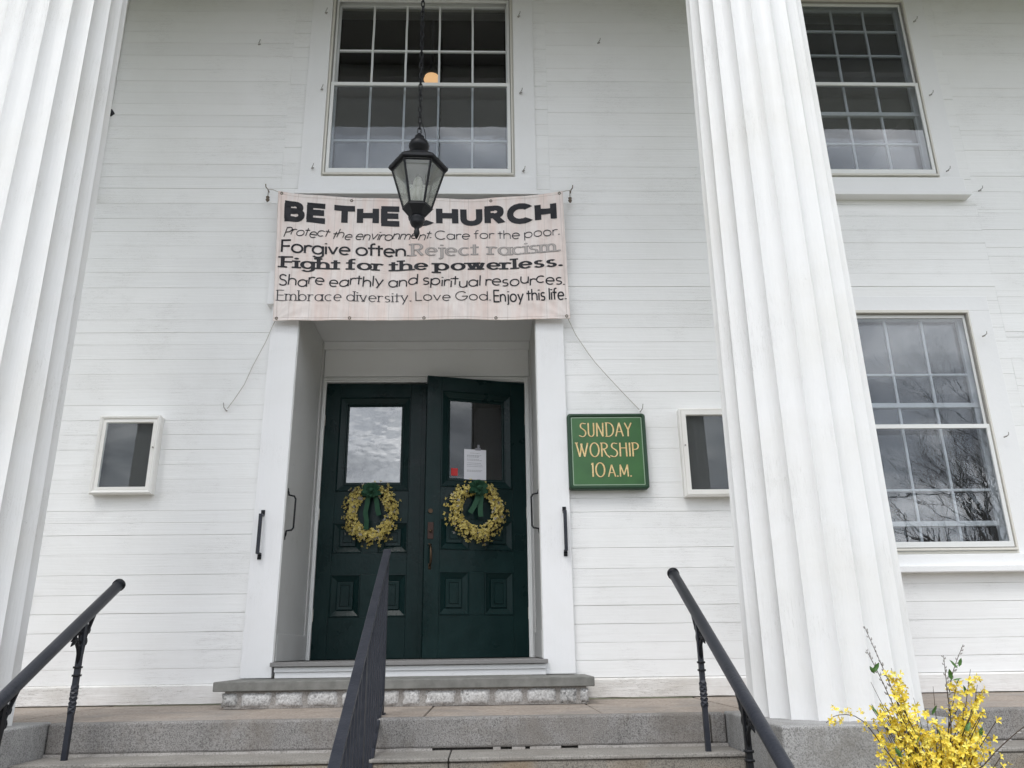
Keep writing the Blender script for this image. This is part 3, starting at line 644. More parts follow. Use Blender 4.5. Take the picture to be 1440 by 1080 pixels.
def letters(name, text, m_, parent, place, *a_, **k_):
    """one object per letter"""
    text_mesh(None, text, place, *a_, split=(name, m_, parent), **k_)
def text_mesh(mb, text, place, x0, x1, y0, h, a=.05, b=.05, track=.12, serif=0, shear=0, jit=0, font=LOW, lift0=0, seed=1, split=None):
    """text set between x0..x1, baseline y0, cap height h (units of the plane); place(x, y, lift) -> world"""
    rr = random.Random(seed); adv = []; t = 0
    for c in text:
        wd = font[c][0]; adv.append(t); t += wd+(track if c != ' ' else 0)
    t -= track; s = (x1-x0)/t if t else 1
    pen_a, pen_b = a*s, b*h        # half widths: a in advance units (horizontal), b in height units (vertical)
    lift = lift0; step = min(h*.18, .008)
    for c, ax in zip(text, adv):
        if split: mb = MB(); lift = lift0
        dy = rr.uniform(-jit, jit)*h; dr = rr.uniform(-jit, jit)*.8
        def T(p): 
            xx = p[0]+shear*p[1]; yy = p[1]+dr*(p[0]-.3)
            return (x0+(ax+xx)*s, y0+dy+yy*h)
        strokes = []
        for st in font[c][1]:
            if st in ('dot', 'dotj', 'per'):
                cx, cy = (.03, .87) if st == 'dot' else ((.13, .87) if st == 'dotj' else (.03, .0))
                q = T((cx, cy)); kx, ky = max(pen_a*1.25, h*.05), max(pen_a*1.1, h*.05)
                n = 8; bi = len(mb.v)
                for k in range(n): an = 2*math.pi*k/n; mb.v.append(place(q[0]+kx*math.cos(an), q[1]+ky*math.sin(an)+(ky*.7 if st == 'per' else 0), lift))
                mb.f.append(tuple(bi+k for k in range(n))); lift += 1; continue
            strokes.append([T(p) for p in st])
            if serif and len(st) == 2 or (serif and abs(st[0][0]-st[1][0]) < .02):
                ends = [st[0]]+([st[-1]] if abs(st[-1][0]-st[-2][0]) < .02 else [])
                for e_ in ends:
                    if c in 'vwy' or abs(st[0][0]-st[1][0]) < .02:
                        if e_[1] in (0, .64, 1, -.3) or e_[1] == 0:
                            q = T(e_); sg = 1 if e_[1] <= 0 else -1
                            l = serif*s; left = l; right = l if not (sg < 0 and c in 'bdhilmnprujBDEFHLPR' and e_[0] < .1) else pen_a
                            strokes.append([(q[0]-left, q[1]+sg*pen_b*.4), (q[0]+right, q[1]+sg*pen_b*.4)])
        for st in strokes:
            pts = densify(st, step); L = len(pts)
            closed = math.hypot(pts[0][0]-pts[-1][0], pts[0][1]-pts[-1][1]) < 1e-6
            bi = len(mb.v); nc = 4 if pen_b > .014 or pen_a > .010 else 1
            for i, p in enumerate(pts):
                q0 = pts[i-1] if i else (pts[-2] if closed else p); q1 = pts[i+1] if i < L-1 else (pts[1] if closed else p)
                dx, dyy = q1[0]-q0[0], q1[1]-q0[1]; ln = math.hypot(dx, dyy) or 1; nx, ny = -dyy/ln, dx/ln
                hw = math.sqrt((pen_a*nx)**2+(pen_b*ny)**2)
                # extend open ends by the pen so joints close
                ex = ey = 0
                if not closed and (i == 0 or i == L-1):
                    g = -1 if i == 0 else 1; e2 = math.sqrt((pen_a*dx/ln)**2+(pen_b*dyy/ln)**2)*(.9 if abs(dx) > abs(dyy) else .02); ex, ey = g*dx/ln*e2, g*dyy/ln*e2
                for c_ in range(nc+1): g_ = 1-2*c_/nc; mb.v.append(place(p[0]+ex+nx*hw*g_, p[1]+ey+ny*hw*g_, lift))
            for i in range(L-1):
                for c_ in range(nc): a_ = bi+(nc+1)*i+c_; mb.f.append((a_, a_+1, a_+nc+2, a_+nc+1))
            lift += 1
        if split and mb.f: put(split[0], mb, split[1], split[2])
    return lift

# ------------------------------------------------------------------ banner
BTL, BTR, BBL, BBR = (-1.753, 3.679), (.641, 3.688), (-1.705, 2.499), (.665, 2.514)
def bdisp(u, v):
    d = 0
    for (cu, cv, sg) in ((0, 1, 1), (1, 1, -1)):
        du, dv = (u-cu)*2.0, (v-cv); r = math.hypot(du, dv); an = math.atan2(dv, du*sg) if True else 0
        d += math.sin(an*15+sg*1.3)*.0105*min(1, max(0, r-.06)*4)*math.exp(-r*2.8)
    for (cu, cv, sg) in ((0, 0, 1), (1, 0, -1)):
        du, dv = (u-cu)*2.0, (v-cv); r = math.hypot(du, dv); an = math.atan2(dv, du*sg)
        d += math.sin(an*14+1)*.004*min(1, r*6)*math.exp(-r*3.2)
    d += .006*math.sin(u*13+v*1.5)+.004*math.sin(u*31-v*3)
    d += noise.noise(Vector((u*9, v*3.2, 2.5)))*.014
    d += noise.noise(Vector((u*24+v*9, v*12-u*4, 7)))*.0032*(1.2-v)
    return d
def bpos(u, v, off=0):
    x = (BTL[0]*(1-u)+BTR[0]*u)*v+(BBL[0]*(1-u)+BBR[0]*u)*(1-v)
    z = (BTL[1]*(1-u)+BTR[1]*u)*v+(BBL[1]*(1-u)+BBR[1]*u)*(1-v)
    sag = .070*4*u*(1-u)*v**.8
    scal = .004*abs(math.sin(u*math.pi*4))*(v > .97)
    return (x, 5.893-bdisp(u, v)-off, z-sag-scal)
ban = thing('banner', (-.55, 5.9, 2.5), 'pale pink wood-print BE THE CHURCH banner stretched above the doors', 'banner')
M_ban = mat('banner_vinyl', (.70,.60,.55), .38)
_t = M_ban.node_tree
_s = tex(M_ban, (1,1,.06), 22, 5, .65, .4); _s2 = tex(M_ban, (1,1,.12), 5, 4, .6, .3); _s3 = tex(M_ban, (1,1,1), 9, 6)
_g = N(_t, 'ShaderNodeNewGeometry'); _sx = N(_t, 'ShaderNodeSeparateXYZ'); _t.links.new(_g.outputs['Position'], _sx.inputs[0])
_mm = N(_t, 'ShaderNodeMath', operation='MULTIPLY'); _t.links.new(_sx.outputs[0], _mm.inputs[0]); _mm.inputs[1].default_value = 6.3
_fr = N(_t, 'ShaderNodeMath', operation='FRACT'); _t.links.new(_mm.outputs[0], _fr.inputs[0])
_c = ramp(M_ban, _s.outputs[0], [(.3, (.80,.71,.675)), (.5, (.88,.81,.775)), (.72, (.79,.68,.63))])
_c = mixc(M_ban, ramp(M_ban, _s2.outputs[0], [(.42, K3), (.64, (.8,)*3)]), _c, (.82,.65,.585))
_c = mixc(M_ban, ramp(M_ban, _fr.outputs[0], [(0, (.35,)*3), (.015, (.35,)*3), (.03, K3), (.985, K3), (1, (.35,)*3)]), _c, (.45,.38,.34))
_c = mixc(M_ban, 1, _c, ramp(M_ban, _s3.outputs[0], [(.3, (.9,)*3), (.6, W3)]), 'MULTIPLY')
setc(M_ban, _c); bump(M_ban, [(_s3.outputs[0], .0015)])
NU, NV = 320, 130; mb = MB()
for side in (0, 1):
    for j in range(NV+1):
        for i in range(NU+1): mb.v.append(bpos(i/NU, j/NV, -.0015*side))
for j in range(NV):
    for i in range(NU):
        a = j*(NU+1)+i; mb.f.append((a, a+1, a+NU+2, a+NU+1)); o_ = (NU+1)*(NV+1); mb.f.append((o_+a+NU+1, o_+a+NU+2, o_+a+1, o_+a))
for j in range(NV):
    a = j*(NU+1); mb.f.append((a, a+NU+1, o_+a+NU+1, o_+a)); a += NU; mb.f.append((a+NU+1, a, o_+a, o_+a+NU+1))
for i in range(NU): mb.f.append((i+1, i, o_+i, o_+i+1)); a = NV*(NU+1)+i; mb.f.append((a, a+1, o_+a+1, o_+a))
put('sheet', mb, M_ban, ban, True)
hem = MB()
for (pts) in ([(i/60, .022) for i in range(61)], [(i/60, .978) for i in range(61)], [(.012, i/40) for i in range(41)], [(.988, i/40) for i in range(41)]):
    hem.tube([bpos(u, v, .0008) for u, v in pts], .0011, 3, caps=False)
M_stitch = mat('hem_stitching', (.50,.43,.39), .8); put('hem', hem, M_stitch, ban)
M_inkb = mat('black_banner_print', (.011,.011,.015), .42, spec=.3); M_inkg = mat('grey_banner_print', (.035,.035,.042), .45, spec=.3); M_inkl = mat('light_grey_outline_print', (.30,.285,.28), .5)
M_fill = mat('pale_letter_fill', (.50,.45,.43), .5)
def P_ban(x, y, lift): return bpos(x, y, .0030+lift*.00012)
XA, XB = 389.0, 796.5
def ub(px): return (px-XA)/(XB-XA)       # along the banner width
asp = 1.18/2.38
def bt(text, pa, pb, y0, h, m_, **k):
    letters('letter', text, m_, ban, P_ban, ub(pa), ub(pb), y0, h, **k)
bt('BE THE CHURCH', 403, 782, .785, .122, M_inkb, a=.135, b=.19, track=.33, lift0=0)
# widen: the two leading words sit apart as on the banner
bt('Protect the environment.', 399, 606, .652, .070, M_inkb, a=.040, b=.055, track=.10, shear=.30, jit=.14)
bt('Care for the poor.', 612, 788, .650, .070, M_inkg, a=.035, b=.052, track=.13)
bt('Forgive often.', 397, 574, .520, .094, M_inkb, a=.066, b=.072, track=.13)
bt('Reject  racism.', 580, 787, .520, .094, M_inkl, a=.10, b=.058, track=.22, serif=.15)
bt('Reject  racism.', 580, 787, .520, .094, M_fill, a=.055, b=.024, track=.22, serif=.11, lift0=14)
bt('Fight for the powerless.', 399, 788, .403, .080, M_inkb, a=.112, b=.070, track=.27, serif=.165)
bt('Share earthly and spiritual resources.', 395, 791, .272, .080, M_inkb, a=.050, b=.060, track=.13, shear=.06, jit=.17, seed=4)
bt('Embrace diversity.', 394, 577, .150, .076, M_inkg, a=.050, b=.030, track=.20, serif=.10)
bt('Love God.', 584, 687, .155, .070, M_inkb, a=.040, b=.045, track=.16)
bt('Enjoy this life.', 692, 792, .145, .088, M_inkb, a=.075, b=.065, track=.17)
M_gromm = mat('brass_grommet', (.10,.085,.06), .4, .7)
for u, v in [(.012,.985),(.256,.975),(.745,.975),(.988,.985),(.012,.02),(.256,.018),(.505,.018),(.748,.018),(.988,.02)]:
    p = Vector(bpos(u, v, .001)); g = MB()
    pts = [p+Vector((.010*math.cos(a), 0, .010*math.sin(a))) for a in [2*math.pi*k/12 for k in range(13)]]
    g.tube(pts, .0035, 5, caps=False); put('grommet', g, M_gromm, ban)
M_cord = mat('grey_cord', (.50,.48,.44), .8); M_clip = mat('weathered_clip', (.16,.13,.10), .8)
c1 = Vector(bpos(.012, .985)); c2 = Vector(bpos(.988, .985)); c3 = Vector(bpos(.012, .02)); c4 = Vector(bpos(.988, .02))
put('top_tie', MB().tube([c1, (-1.80,5.90,3.70), (-1.862,5.95,3.735)], .0035, 5), M_cord, ban)
put('top_tie', MB().tube([c2, (.67,5.90,3.70), (.715,5.95,3.735)], .0035, 5), M_cord, ban)
put('bottom_cord', MB().tube([c3, (-1.715,5.93,2.47), (-1.765,5.95,2.34), (-1.85,5.955,2.14), (-1.90,5.955,1.99), (-1.97,5.965,1.87), (-2.02,5.975,1.80)], .0032, 5), M_cord, ban)
put('bottom_cord', MB().tube([c4, (.672,5.93,2.48), (.71,5.95,2.40), (.80,5.955,2.25), (.86,5.955,2.16), (.95,5.96,2.05), (1.06,5.965,1.92), (1.19,5.975,1.775)], .0032, 5), M_cord, ban)
for (x, z, s) in ((-1.865, 3.74, 1), (.72, 3.74, -1)):
    put('hook', MB().tube([(x,6.0,z),(x,5.95,z),(x-.012*s,5.94,z+.012),(x-.016*s,5.94,z+.04)], .005, 6), M_clip, ch)
    put('dangling_clip', MB().tube([(x+.012*s,5.94,z-.012),(x+.012*s,5.94,z-.075)], .003, 5).lathe([(.004,z-.075),(.016,z-.085),(.012,z-.10),(.017,z-.112),(.006,z-.13)], x+.012*s, 5.94, 8), M_clip, ban)
for (x, z, s) in ((-2.03, 1.795, 1), (1.20, 1.77, -1)):
    put('hook', MB().tube([(x,6.0,z-.004),(x,5.972,z-.006),(x-.014*s,5.966,z+.012),(x-.02*s,5.966,z+.05)], .0045, 6), M_hook, ch)

# ------------------------------------------------------------------ worship sign
sg = thing('worship_sign', (.91, 5.95, 1.14), 'square green SUNDAY WORSHIP 10 A.M. sign with gold letters', 'sign')
M_sg = mat('sign_green', (.042,.155,.040), .38); setc(M_sg, ramp(M_sg, tex(M_sg, (1,1,1), 6, 5).outputs[0], [(.3, (.034,.115,.036)), (.7, (.050,.155,.046))]))
M_sgd = mat('sign_dark_green_rim', (.012,.050,.022), .45)
def rrect(x0, x1, z0, z1, r, n=5):
    out = []
    for cx, cz, a0 in ((x1-r, z1-r, 0), (x0+r, z1-r, 90), (x0+r, z0+r, 180), (x1-r, z0+r, 270)):
        out += [(cx+r*math.cos(R(a0+90*i/n)), cz+r*math.sin(R(a0+90*i/n))) for i in range(n+1)]
    return out
def prof_panel(mb, x0, x1, z0, z1, r, spec, close=True, rev=True):
    base = len(mb.v); n = 0
    for ins, y in spec:
        pts = rrect(x0+ins, x1-ins, z0+ins, z1-ins, max(.002, r-ins*.6)); n = len(pts); mb.v += [(p[0], y, p[1]) for p in pts]
    for i in range(len(spec)-1):
        for q in range(n): mb.f.append((base+i*n+(q+1) % n, base+i*n+q, base+(i+1)*n+q, base+(i+1)*n+(q+1) % n))
    if close: mb.f.append(tuple(base+(len(spec)-1)*n+q for q in range(n-1, -1, -1)))
    return mb
SX0, SX1, SZ0, SZ1 = .612, 1.220, 1.137, 1.730
put('rim', prof_panel(MB(), SX0, SX1, SZ0, SZ1, .025, [(.01,5.998),(0,5.985),(0,5.928),(.006,5.918),(.018,5.916),(.026,5.922),(.027,5.93)]), M_sgd, sg, True)
put('board', prof_panel(MB(), SX0+.0265, SX1-.0265, SZ0+.0265, SZ1-.0265, .008, [(0,5.929),(.0,5.9255)]), M_sg, sg)
M_line = mat('pale_sign_line', (.30,.40,.30), .5)
lb = MB(); prof_panel(lb, SX0+.030, SX1-.030, SZ0+.030, SZ1-.030, .008, [(0,5.9252),(.0006,5.9243),(.0055,5.9243),(.0062,5.9252)], False); put('border_line', lb, M_line, sg)
M_gold = mat('gold_lettering', (.72,.52,.20), .45); setc(M_gold, ramp(M_gold, tex(M_gold, (1,1,1), 60, 3).outputs[0], [(.35, (.68,.49,.20)), (.7, (.84,.69,.38))]))
M_brown = mat('letter_edge', (.12,.075,.03), .5)
SF = {
 'S': (.50, [[(.46,.95)]+arc(.27,.78,.19,.20,60,245)+arc(.22,.26,.26,.27,62,-120)+[(.0,.06)]]), 'U': (.52, [[(.05,1),(.05,.25)]+arc(.26,.25,.21,.25,180,360)+[(.47,1)]]),
 'N': (.60, [[(.05,0),(.05,1)], [(.05,1),(.50,.0)], [(.50,0),(.53,1)]]), 'D': (.62, [[(.05,0),(.05,1)], [(.0,1),(.2,1)]+arc(.2,.5,.40,.5,90,-90)+[(.0,0)]]),
 'A': (.58, [[(.29,1),(.0,0)], [(.29,1),(.58,0)], [(.10,.34),(.48,.34)]]), 'Y': (.50, [[(0,1),(.26,.48)], [(.52,1),(.26,.48),(.24,0)]]),
 'W': (.86, [[(.0,1),(.24,0)], [(.24,0),(.42,.95)], [(.34,.95),(.60,0)], [(.60,0),(.84,1)], [(-.05,1),(.08,1)]]), 'O': (.66, [arc(.33,.5,.32,.5,0,360,28)]),
 'R': (.56, [[(.05,0),(.05,1)], [(.0,.98)]+arc(.2,.77,.26,.22,85,-90)+[(.08,.55)], [(.2,.55),(.40,.12),(.60,-.04)]]),
 'H': (.56, [[(.05,0),(.05,1)], [(.52,0),(.50,1)], [(.05,.62),(.51,.62)]]), 'I': (.08, [[(.05,0),(.05,1)]]), 'P': (.46, [[(.05,0),(.05,1)], [(.0,.98)]+arc(.2,.75,.26,.24,85,-90)+[(.08,.51)]]),
 '1': (.14, [[(.09,0),(.09,1)], [(.0,.86),(.09,.98)]]), '0': (.62, [arc(.31,.5,.30,.5,0,360,28)]), 'M': (.74, [[(.05,0),(.07,1)], [(.07,1),(.36,.15)], [(.36,.15),(.66,1)], [(.66,1),(.70,0)]]),
 '.': (.05, ['per']), ' ': (.2, [])}
def P_sign(x, y, lift): return (x, 5.9245-.0010-lift*.0001, y)
def P_sign2(x, y, lift): return (x+.0012, 5.9245-.0002-lift*.00006, y-.0012)
for (s_, xa, xb, zb_, hh) in (('SUNDAY', .705, 1.105, 1.547, .108), ('WORSHIP', .675, 1.152, 1.388, .108), ('10', .785, .885, 1.232, .108), ('A.M.', .912, 1.085, 1.232, .092)):
    letters('letter_outline', s_, M_brown, sg, P_sign2, xa, xb, zb_, hh, a=.072, b=.055, track=.15, font=SF)
    letters('letter', s_, M_gold, sg, P_sign, xa, xb, zb_, hh, a=.055, b=.028, track=.15, font=SF)

# ------------------------------------------------------------------ notice cases
M_box = white_paint('cream_case_paint', (.84,.83,.80), (.60,.57,.50), 3, 3, .3, .3, .6)
M_caseback = mat('dark_case_back', (.05,.05,.052), .8)
def mitre_frame(mb, x0, x1, z0, z1, spec):
    base = len(mb.v)
    for ins, y in spec: mb.v += [(x0+ins, y, z0+ins), (x1-ins, y, z0+ins), (x1-ins, y, z1-ins), (x0+ins, y, z1-ins)]
    for i in range(len(spec)-1):
        for q in range(4): mb.f.append((base+i*4+q, base+i*4+(q+1) % 4, base+i*4+4+(q+1) % 4, base+i*4+4+q))
    return mb
def notice(x0, x1, z0, z1, lab, wide=True, tilt=0):
    t = thing('notice_case', ((x0+x1)/2, 6.0, z0), lab, 'notice case', 'glazed notice cases either side of the doors')
    put('case', mitre_frame(MB(), x0+.002, x1-.002, z0+.002, z1-.002, [(0,6.0),(0,5.9530),(.03,5.9530),(.03,5.985)]), M_box, t, bevel=.003)
    fwid = .052
    put('frame', mitre_frame(MB(), x0, x1, z0, z1, [(0.004,5.9520),(0,5.9500),(0,5.9300),(.010,5.9210),(.022,5.9250),(.028,5.9350),(.034,5.9330),(fwid,5.9330),(fwid+.004,5.9450),(fwid+.004,5.9550)] if wide else
        [(0.004,5.9520),(0,5.9500),(0,5.9310),(.012,5.9250),(.0145,5.9315),(.017,5.9250),(fwid,5.9250),(fwid+.004,5.9450),(fwid+.004,5.9550)]), M_box, t)
    gp = MB().box(x0+fwid+.002, x1-fwid-.002, 5.9460, 5.9490, z0+fwid+.002, z1-fwid-.002); xm = (x0+x1)/2
    gp.v = [(v[0], v[1]+(v[0]-xm)*math.tan(tilt), v[2]) for v in gp.v]; put('pane', gp, M_dglass, t)
    put('backing', MB().box(x0+.03, x1-.03, 5.985, 5.995, z0+.03, z1-.03), M_caseback, t)
    put('catch', MB().tube([(x1-.03 if wide else x0+.03, 5.9340, (z0+z1)/2+.05), (x1-.03 if wide else x0+.03, 5.9170, (z0+z1)/2+.05)], .006, 8), M_hook, t)
    return t
notice(-2.957, -2.499, 1.131, 1.735, 'cream framed glass notice case left of the doors', True, R(3))
notice(1.487, 2.01, 1.077, 1.771, 'white glass notice case half hidden by the right column', False)

# ------------------------------------------------------------------ grab bars
def grab_front(x, z0, z1, lab):
    t = thing('grab_bar', (x, YF, z0), lab, 'grab bar', 'black grab bars beside the doors')
    put('bar', MB().box(x-.013, x+.013, 5.885, 5.897, z0+.035, z1-.035).box(x-.013, x+.013, 5.897, 5.9495, z1-.047, z1-.035).box(x-.013, x+.013, 5.897, 5.9495, z0+.035, z0+.047), M_rail, t, bevel=.002)
    for za, zb in ((z1-.034, z1), (z0, z0+.034)): put('mounting_plate', MB().box(x-.014, x+.014, 5.942, 5.9495, za, zb).tube([(x, 5.937, (za+zb)/2), (x, 5.943, (za+zb)/2)], .006, 8), M_black, t, bevel=.0015)
grab_front(-1.668, .645, 1.005, 'black flat grab bar on the left white door-case board')
grab_front(.568, .645, 1.01, 'black flat grab bar on the right white door-case board')
def grab_in(x, s, lab):
    t = thing('grab_bar', (x, 6.03, .83), lab, 'grab bar', 'black grab bars beside the doors')
    put('bar', MB().tube([(x,6.03,.81),(x+.008*s,6.03,.835),(x+.012*s,6.03,.862),(x+.050*s,6.03,.868),(x+.062*s,6.03,.885),(x+.064*s,6.03,1.10),(x+.052*s,6.03,1.122),(x+.012*s,6.03,1.132),(x+.008*s,6.03,1.15),(x,6.03,1.17)], .0072, 8), M_black, t, True)
    for z in (.815, 1.165): put('mounting_plate', MB().box(min(x, x+.006*s), max(x, x+.006*s), 6.018, 6.042, z-.018, z+.018), M_black, t)
grab_in(JL+.0005, 1, 'thin black grab bar inside the doorway on its left side')
grab_in(JR-.0005, -1, 'thin black grab bar inside the doorway on its right side')

# ------------------------------------------------------------------ handrails
SL = .545
def side_rail(xt, yt, zt, dxdy, posts, lab, s):
    t = thing('handrail', (xt, yt, PZ), lab, 'handrail', 'black handrails on the steps')
    def P(y, dz=0): return Vector((xt+(y-yt)*dxdy, y, zt-(yt-y)*SL+dz))
    rr = .030
    put('rail_pipe', MB().tube([P(yt), P(yt-2.7)], rr, 18), M_rail, t, True)
    d = (P(yt)-P(yt-1)).normalized()
    put('end_cap', MB().tube([P(yt)-d*.018, P(yt)+d*.004, P(yt)+d*.016, P(yt)+d*.019], [rr+.005, rr+.005, rr*.85, rr*.3], 18), M_black, t, True)
    for i, (y, zb) in enumerate(posts):
        q = P(y); x = q.x; top = q.z-.02; h = top-zb
        po = MB()
        # square bar with a twisted stretch
        secs = [(0, 0, .0135)]
        n = 26
        for k in range(1, n): f = k/n; secs.append((f, 0, .0135))
        vs = []; nn = 60
        for k in range(nn+1):
            f = k/nn; z = zb+h*f
            tw = 0 if f < .33 else (min(1, (f-.33)/.19)*math.pi*2.5); w_ = .0125+.002*(.33 < f < .52)
            for c in range(4): an = math.pi/4+c*math.pi/2+tw; vs.append((x+w_*1.414*math.cos(an), y+w_*1.414*math.sin(an), z))
        fs = [(k*4+c, k*4+(c+1) % 4, k*4+4+(c+1) % 4, k*4+4+c) for k in range(nn) for c in range(4)]+[(3,2,1,0)]
        put('post', po.add(vs, fs), M_black if i else M_rail, t)
        # cast bracket: two collars, a scrolled leaf fan up to the rail on each side
        br = MB()
        for f in (.60, .66): br.box(x-.0175, x+.0175, y-.0175, y+.0175, zb+h*f-.005, zb+h*f+.005)
        zc = zb+h*.68
        for s2 in (-1, 1):
            e_ = P(y+s2*.10, -.028); pts = [Vector((x, y, zc)), Vector((x, y+s2*.018, zc+.06)), Vector((x, y+s2*.035, zc+(e_.z-zc)*.55)), Vector(e_)]
            br.tube(pts, [.012,.010,.008,.012], 6)
            for (oy, oz, r0) in ((.030,.50,.020),(.050,.72,.018),(.022,.82,.016),(.070,.88,.012)):
                cc = Vector((x, y+s2*oy*(1 if s2 > 0 else 1), zc+(P(y+s2*oy).z-.02-zc)*oz))
                br.tube([cc+Vector((0, r0*math.cos(a), r0*math.sin(a))) for a in [2*math.pi*k/8 for k in range(9)]], .006, 5, caps=False)
        lf_ = P(y-.075, -.07); 
        for a in (-.6, 0, .6): br.tube([lf_+Vector((0,.02,.0)), lf_+Vector((0,-.02*math.cos(a),.028*math.sin(a)-.004)), lf_+Vector((0,-.045*math.cos(a),.045*math.sin(a)-.01))], [.008,.010,.002], 5)
        put('bracket', br, M_black, t, True)
    return t
side_rail(-2.145, 4.82, .388, -.024, [(4.455, PZ-RZ), (3.80, PZ-3*RZ), (3.0, PZ-6*RZ+.0)], 'black pipe handrail on twisted posts at the left of the steps', -1)
side_rail(1.098, 4.83, .418, -.010, [(4.36, PZ-RZ), (3.70, PZ-3*RZ), (2.95, PZ-6*RZ)], 'black pipe handrail on twisted posts at the right of the steps', 1)
mr = thing('handrail', (-.6, 4.83, PZ), 'dark picketed handrail down the middle of the steps', 'handrail', 'black handrails on the steps')
def PM(y, dz=0, dx=0): return Vector((-.602+(4.83-y)*.033+dx, y, .565-(4.83-y)*SL+dz))
def bar(mb, p, q, hw, ht):
    vs = []
    for e_ in (p, q): vs += [(e_.x-hw, e_.y, e_.z-ht), (e_.x+hw, e_.y, e_.z-ht), (e_.x+hw, e_.y, e_.z+ht), (e_.x-hw, e_.y, e_.z+ht)]
    return mb.add(vs, [(0,1,5,4),(1,2,6,5),(2,3,7,6),(3,0,4,7),(3,2,1,0),(4,5,6,7)])
YE = 4.84; YS = 2.1
put('top_rail', bar(MB(), PM(YE), PM(YS), .022, .009), M_rail, mr, bevel=.003)
put('channel', bar(bar(MB(), PM(YE-.005,-.022,-.013), PM(YS,-.022,-.013), .004, .0115), PM(YE-.005,-.022,.013), PM(YS,-.022,.013), .004, .0115), M_rail, mr)
LOWD = -.80
put('bottom_rail', bar(MB(), PM(YE-.02, LOWD), PM(YS, LOWD), .015, .012), M_rail, mr, bevel=.002)
y = YE-.02
k = 0
while y > YS+.05:
    q = PM(y); b = MB()
    if k % 9 == 0:
        kk = max(0, math.ceil((4.6-y)/TD)); b.box(q.x-.0135, q.x+.0135, y-.0135, y+.0135, PZ-RZ*kk, q.z-.010); put('post', b, M_rail, mr, bevel=.001)
    else:
        b.box(q.x-.0065, q.x+.0065, y-.0065, y+.0065, q.z+LOWD+.008, q.z-.010); put('picket', b, M_rail, mr)
    y -= .105; k += 1
q = PM(YE-.02); put('foot', MB().box(q.x-.022, q.x+.022, q.y-.03, q.y+.03, PZ-.001, PZ+.008), M_rail, mr)

# ------------------------------------------------------------------ lantern
LX, LY = -.497, 5.0
ln = thing('lantern', (LX, LY, 6.42), 'black hexagonal glass lantern hanging on a chain before the banner', 'lantern')
ROT = R(3)
def hexr(r, z, rot=ROT): return [(LX+r*math.cos(rot+math.pi/3*k), LY+r*math.sin(rot+math.pi/3*k), z) for k in range(6)]
def hexl(prof): 
    return MB().lathe(prof, LX, LY, 6, ROT)
put('roof', hexl([(.185,3.300),(.205,3.300),(.214,3.306),(.216,3.325),(.20,3.338),(.075,3.43),(.05,3.44)]), M_black, ln, bevel=.002)
put('dome', MB().lathe([(.048,3.435),(.050,3.465),(.070,3.480),(.076,3.505),(.066,3.535),(.046,3.555),(.036,3.562),(.034,3.585),(.018,3.590),(.014,3.612)], LX, LY, 28), M_black, ln, True)
TR_, BR_, TZ_, BZ_ = .188, .098, 3.300, 2.985
ht_, hb_ = hexr(TR_, TZ_), hexr(BR_, BZ_)
bars = MB()
for k in range(6): bars.tube([ht_[k], hb_[k]], .0085, 4)
for h_, r0 in ((hexr(TR_-.004, TZ_-.008), .009), (hexr(BR_+.002, BZ_+.006), .009)): bars.tube([*h_, h_[0]], r0, 4, caps=False)
put('glazing_bars', bars, M_black, ln)
for k in range(6):
    a, b = Vector(ht_[k]), Vector(ht_[(k+1) % 6]); c, d = Vector(hb_[k]), Vector(hb_[(k+1) % 6]); ctr = Vector((LX, LY, 3.15))
    nrm = (b-a).cross(c-a).normalized()*.0012
    q = [a.lerp(b,.03), b.lerp(a,.03), d.lerp(c,.04), c.lerp(d,.04)]
    g = MB().add([tuple(v+nrm) for v in q]+[tuple(v-nrm) for v in q], [(0,1,2,3),(7,6,5,4),(0,4,5,1),(1,5,6,2),(2,6,7,3),(3,7,4,0)]); put('pane', g, M_lglass, ln)
put('base', hexl([(.105,2.992),(.108,2.978),(.10,2.968),(.058,2.918),(.045,2.910)]), M_black, ln, bevel=.001)
put('finial', MB().lathe([(.052,2.914),(.056,2.898),(.046,2.884),(.050,2.872),(.040,2.850),(.018,2.832),(.016,2.815),(.020,2.806),(.021,2.785),(.014,2.765),(.004,2.745)], LX, LY, 24), M_black, ln, True)
M_milk = mat('milk_glass', (.72,.72,.68), .35); put('candle_tube', MB().lathe([(.057,2.995),(.057,3.135),(.045,3.142)], LX, LY, 24), M_milk, ln, True)
put('bulb', MB().lathe([(.032,3.142),(.037,3.17),(.033,3.205),(.022,3.235),(.004,3.25)], LX, LY, 18), M_milk, ln, True)
# chain
lk = MB(); pts = []
for k in range(17):
    a = 2*math.pi*k/16; pts.append((.0125*math.cos(a), 0, .021*math.sin(a)+(.009 if math.sin(a) > 0 else -.009)))
lk.tube(pts, .0046, 5, caps=False); lme = lk.mesh('link', M_black, True)
z = 3.635; k = 0
while z < 6.40:
    o = bpy.data.objects.new('link', lme); COL.objects.link(o); o.parent = ln; o.location = Vector((LX, LY, z))-ln.location; o.rotation_euler = (0, 0, R(20)+(math.pi/2 if k % 2 else 0)); z += .049; k += 1
put('cable', MB().tube([(LX+.012, LY, 6.4)]+[(LX+.012*math.sin(i*1.1+1), LY+.010*math.cos(i*1.1), 6.4-2.76*i/30) for i in range(1, 30)]+[(LX+.045, LY-.02, 3.60), (LX+.05, LY-.03, 3.47)], .0024, 4), M_black, ln)

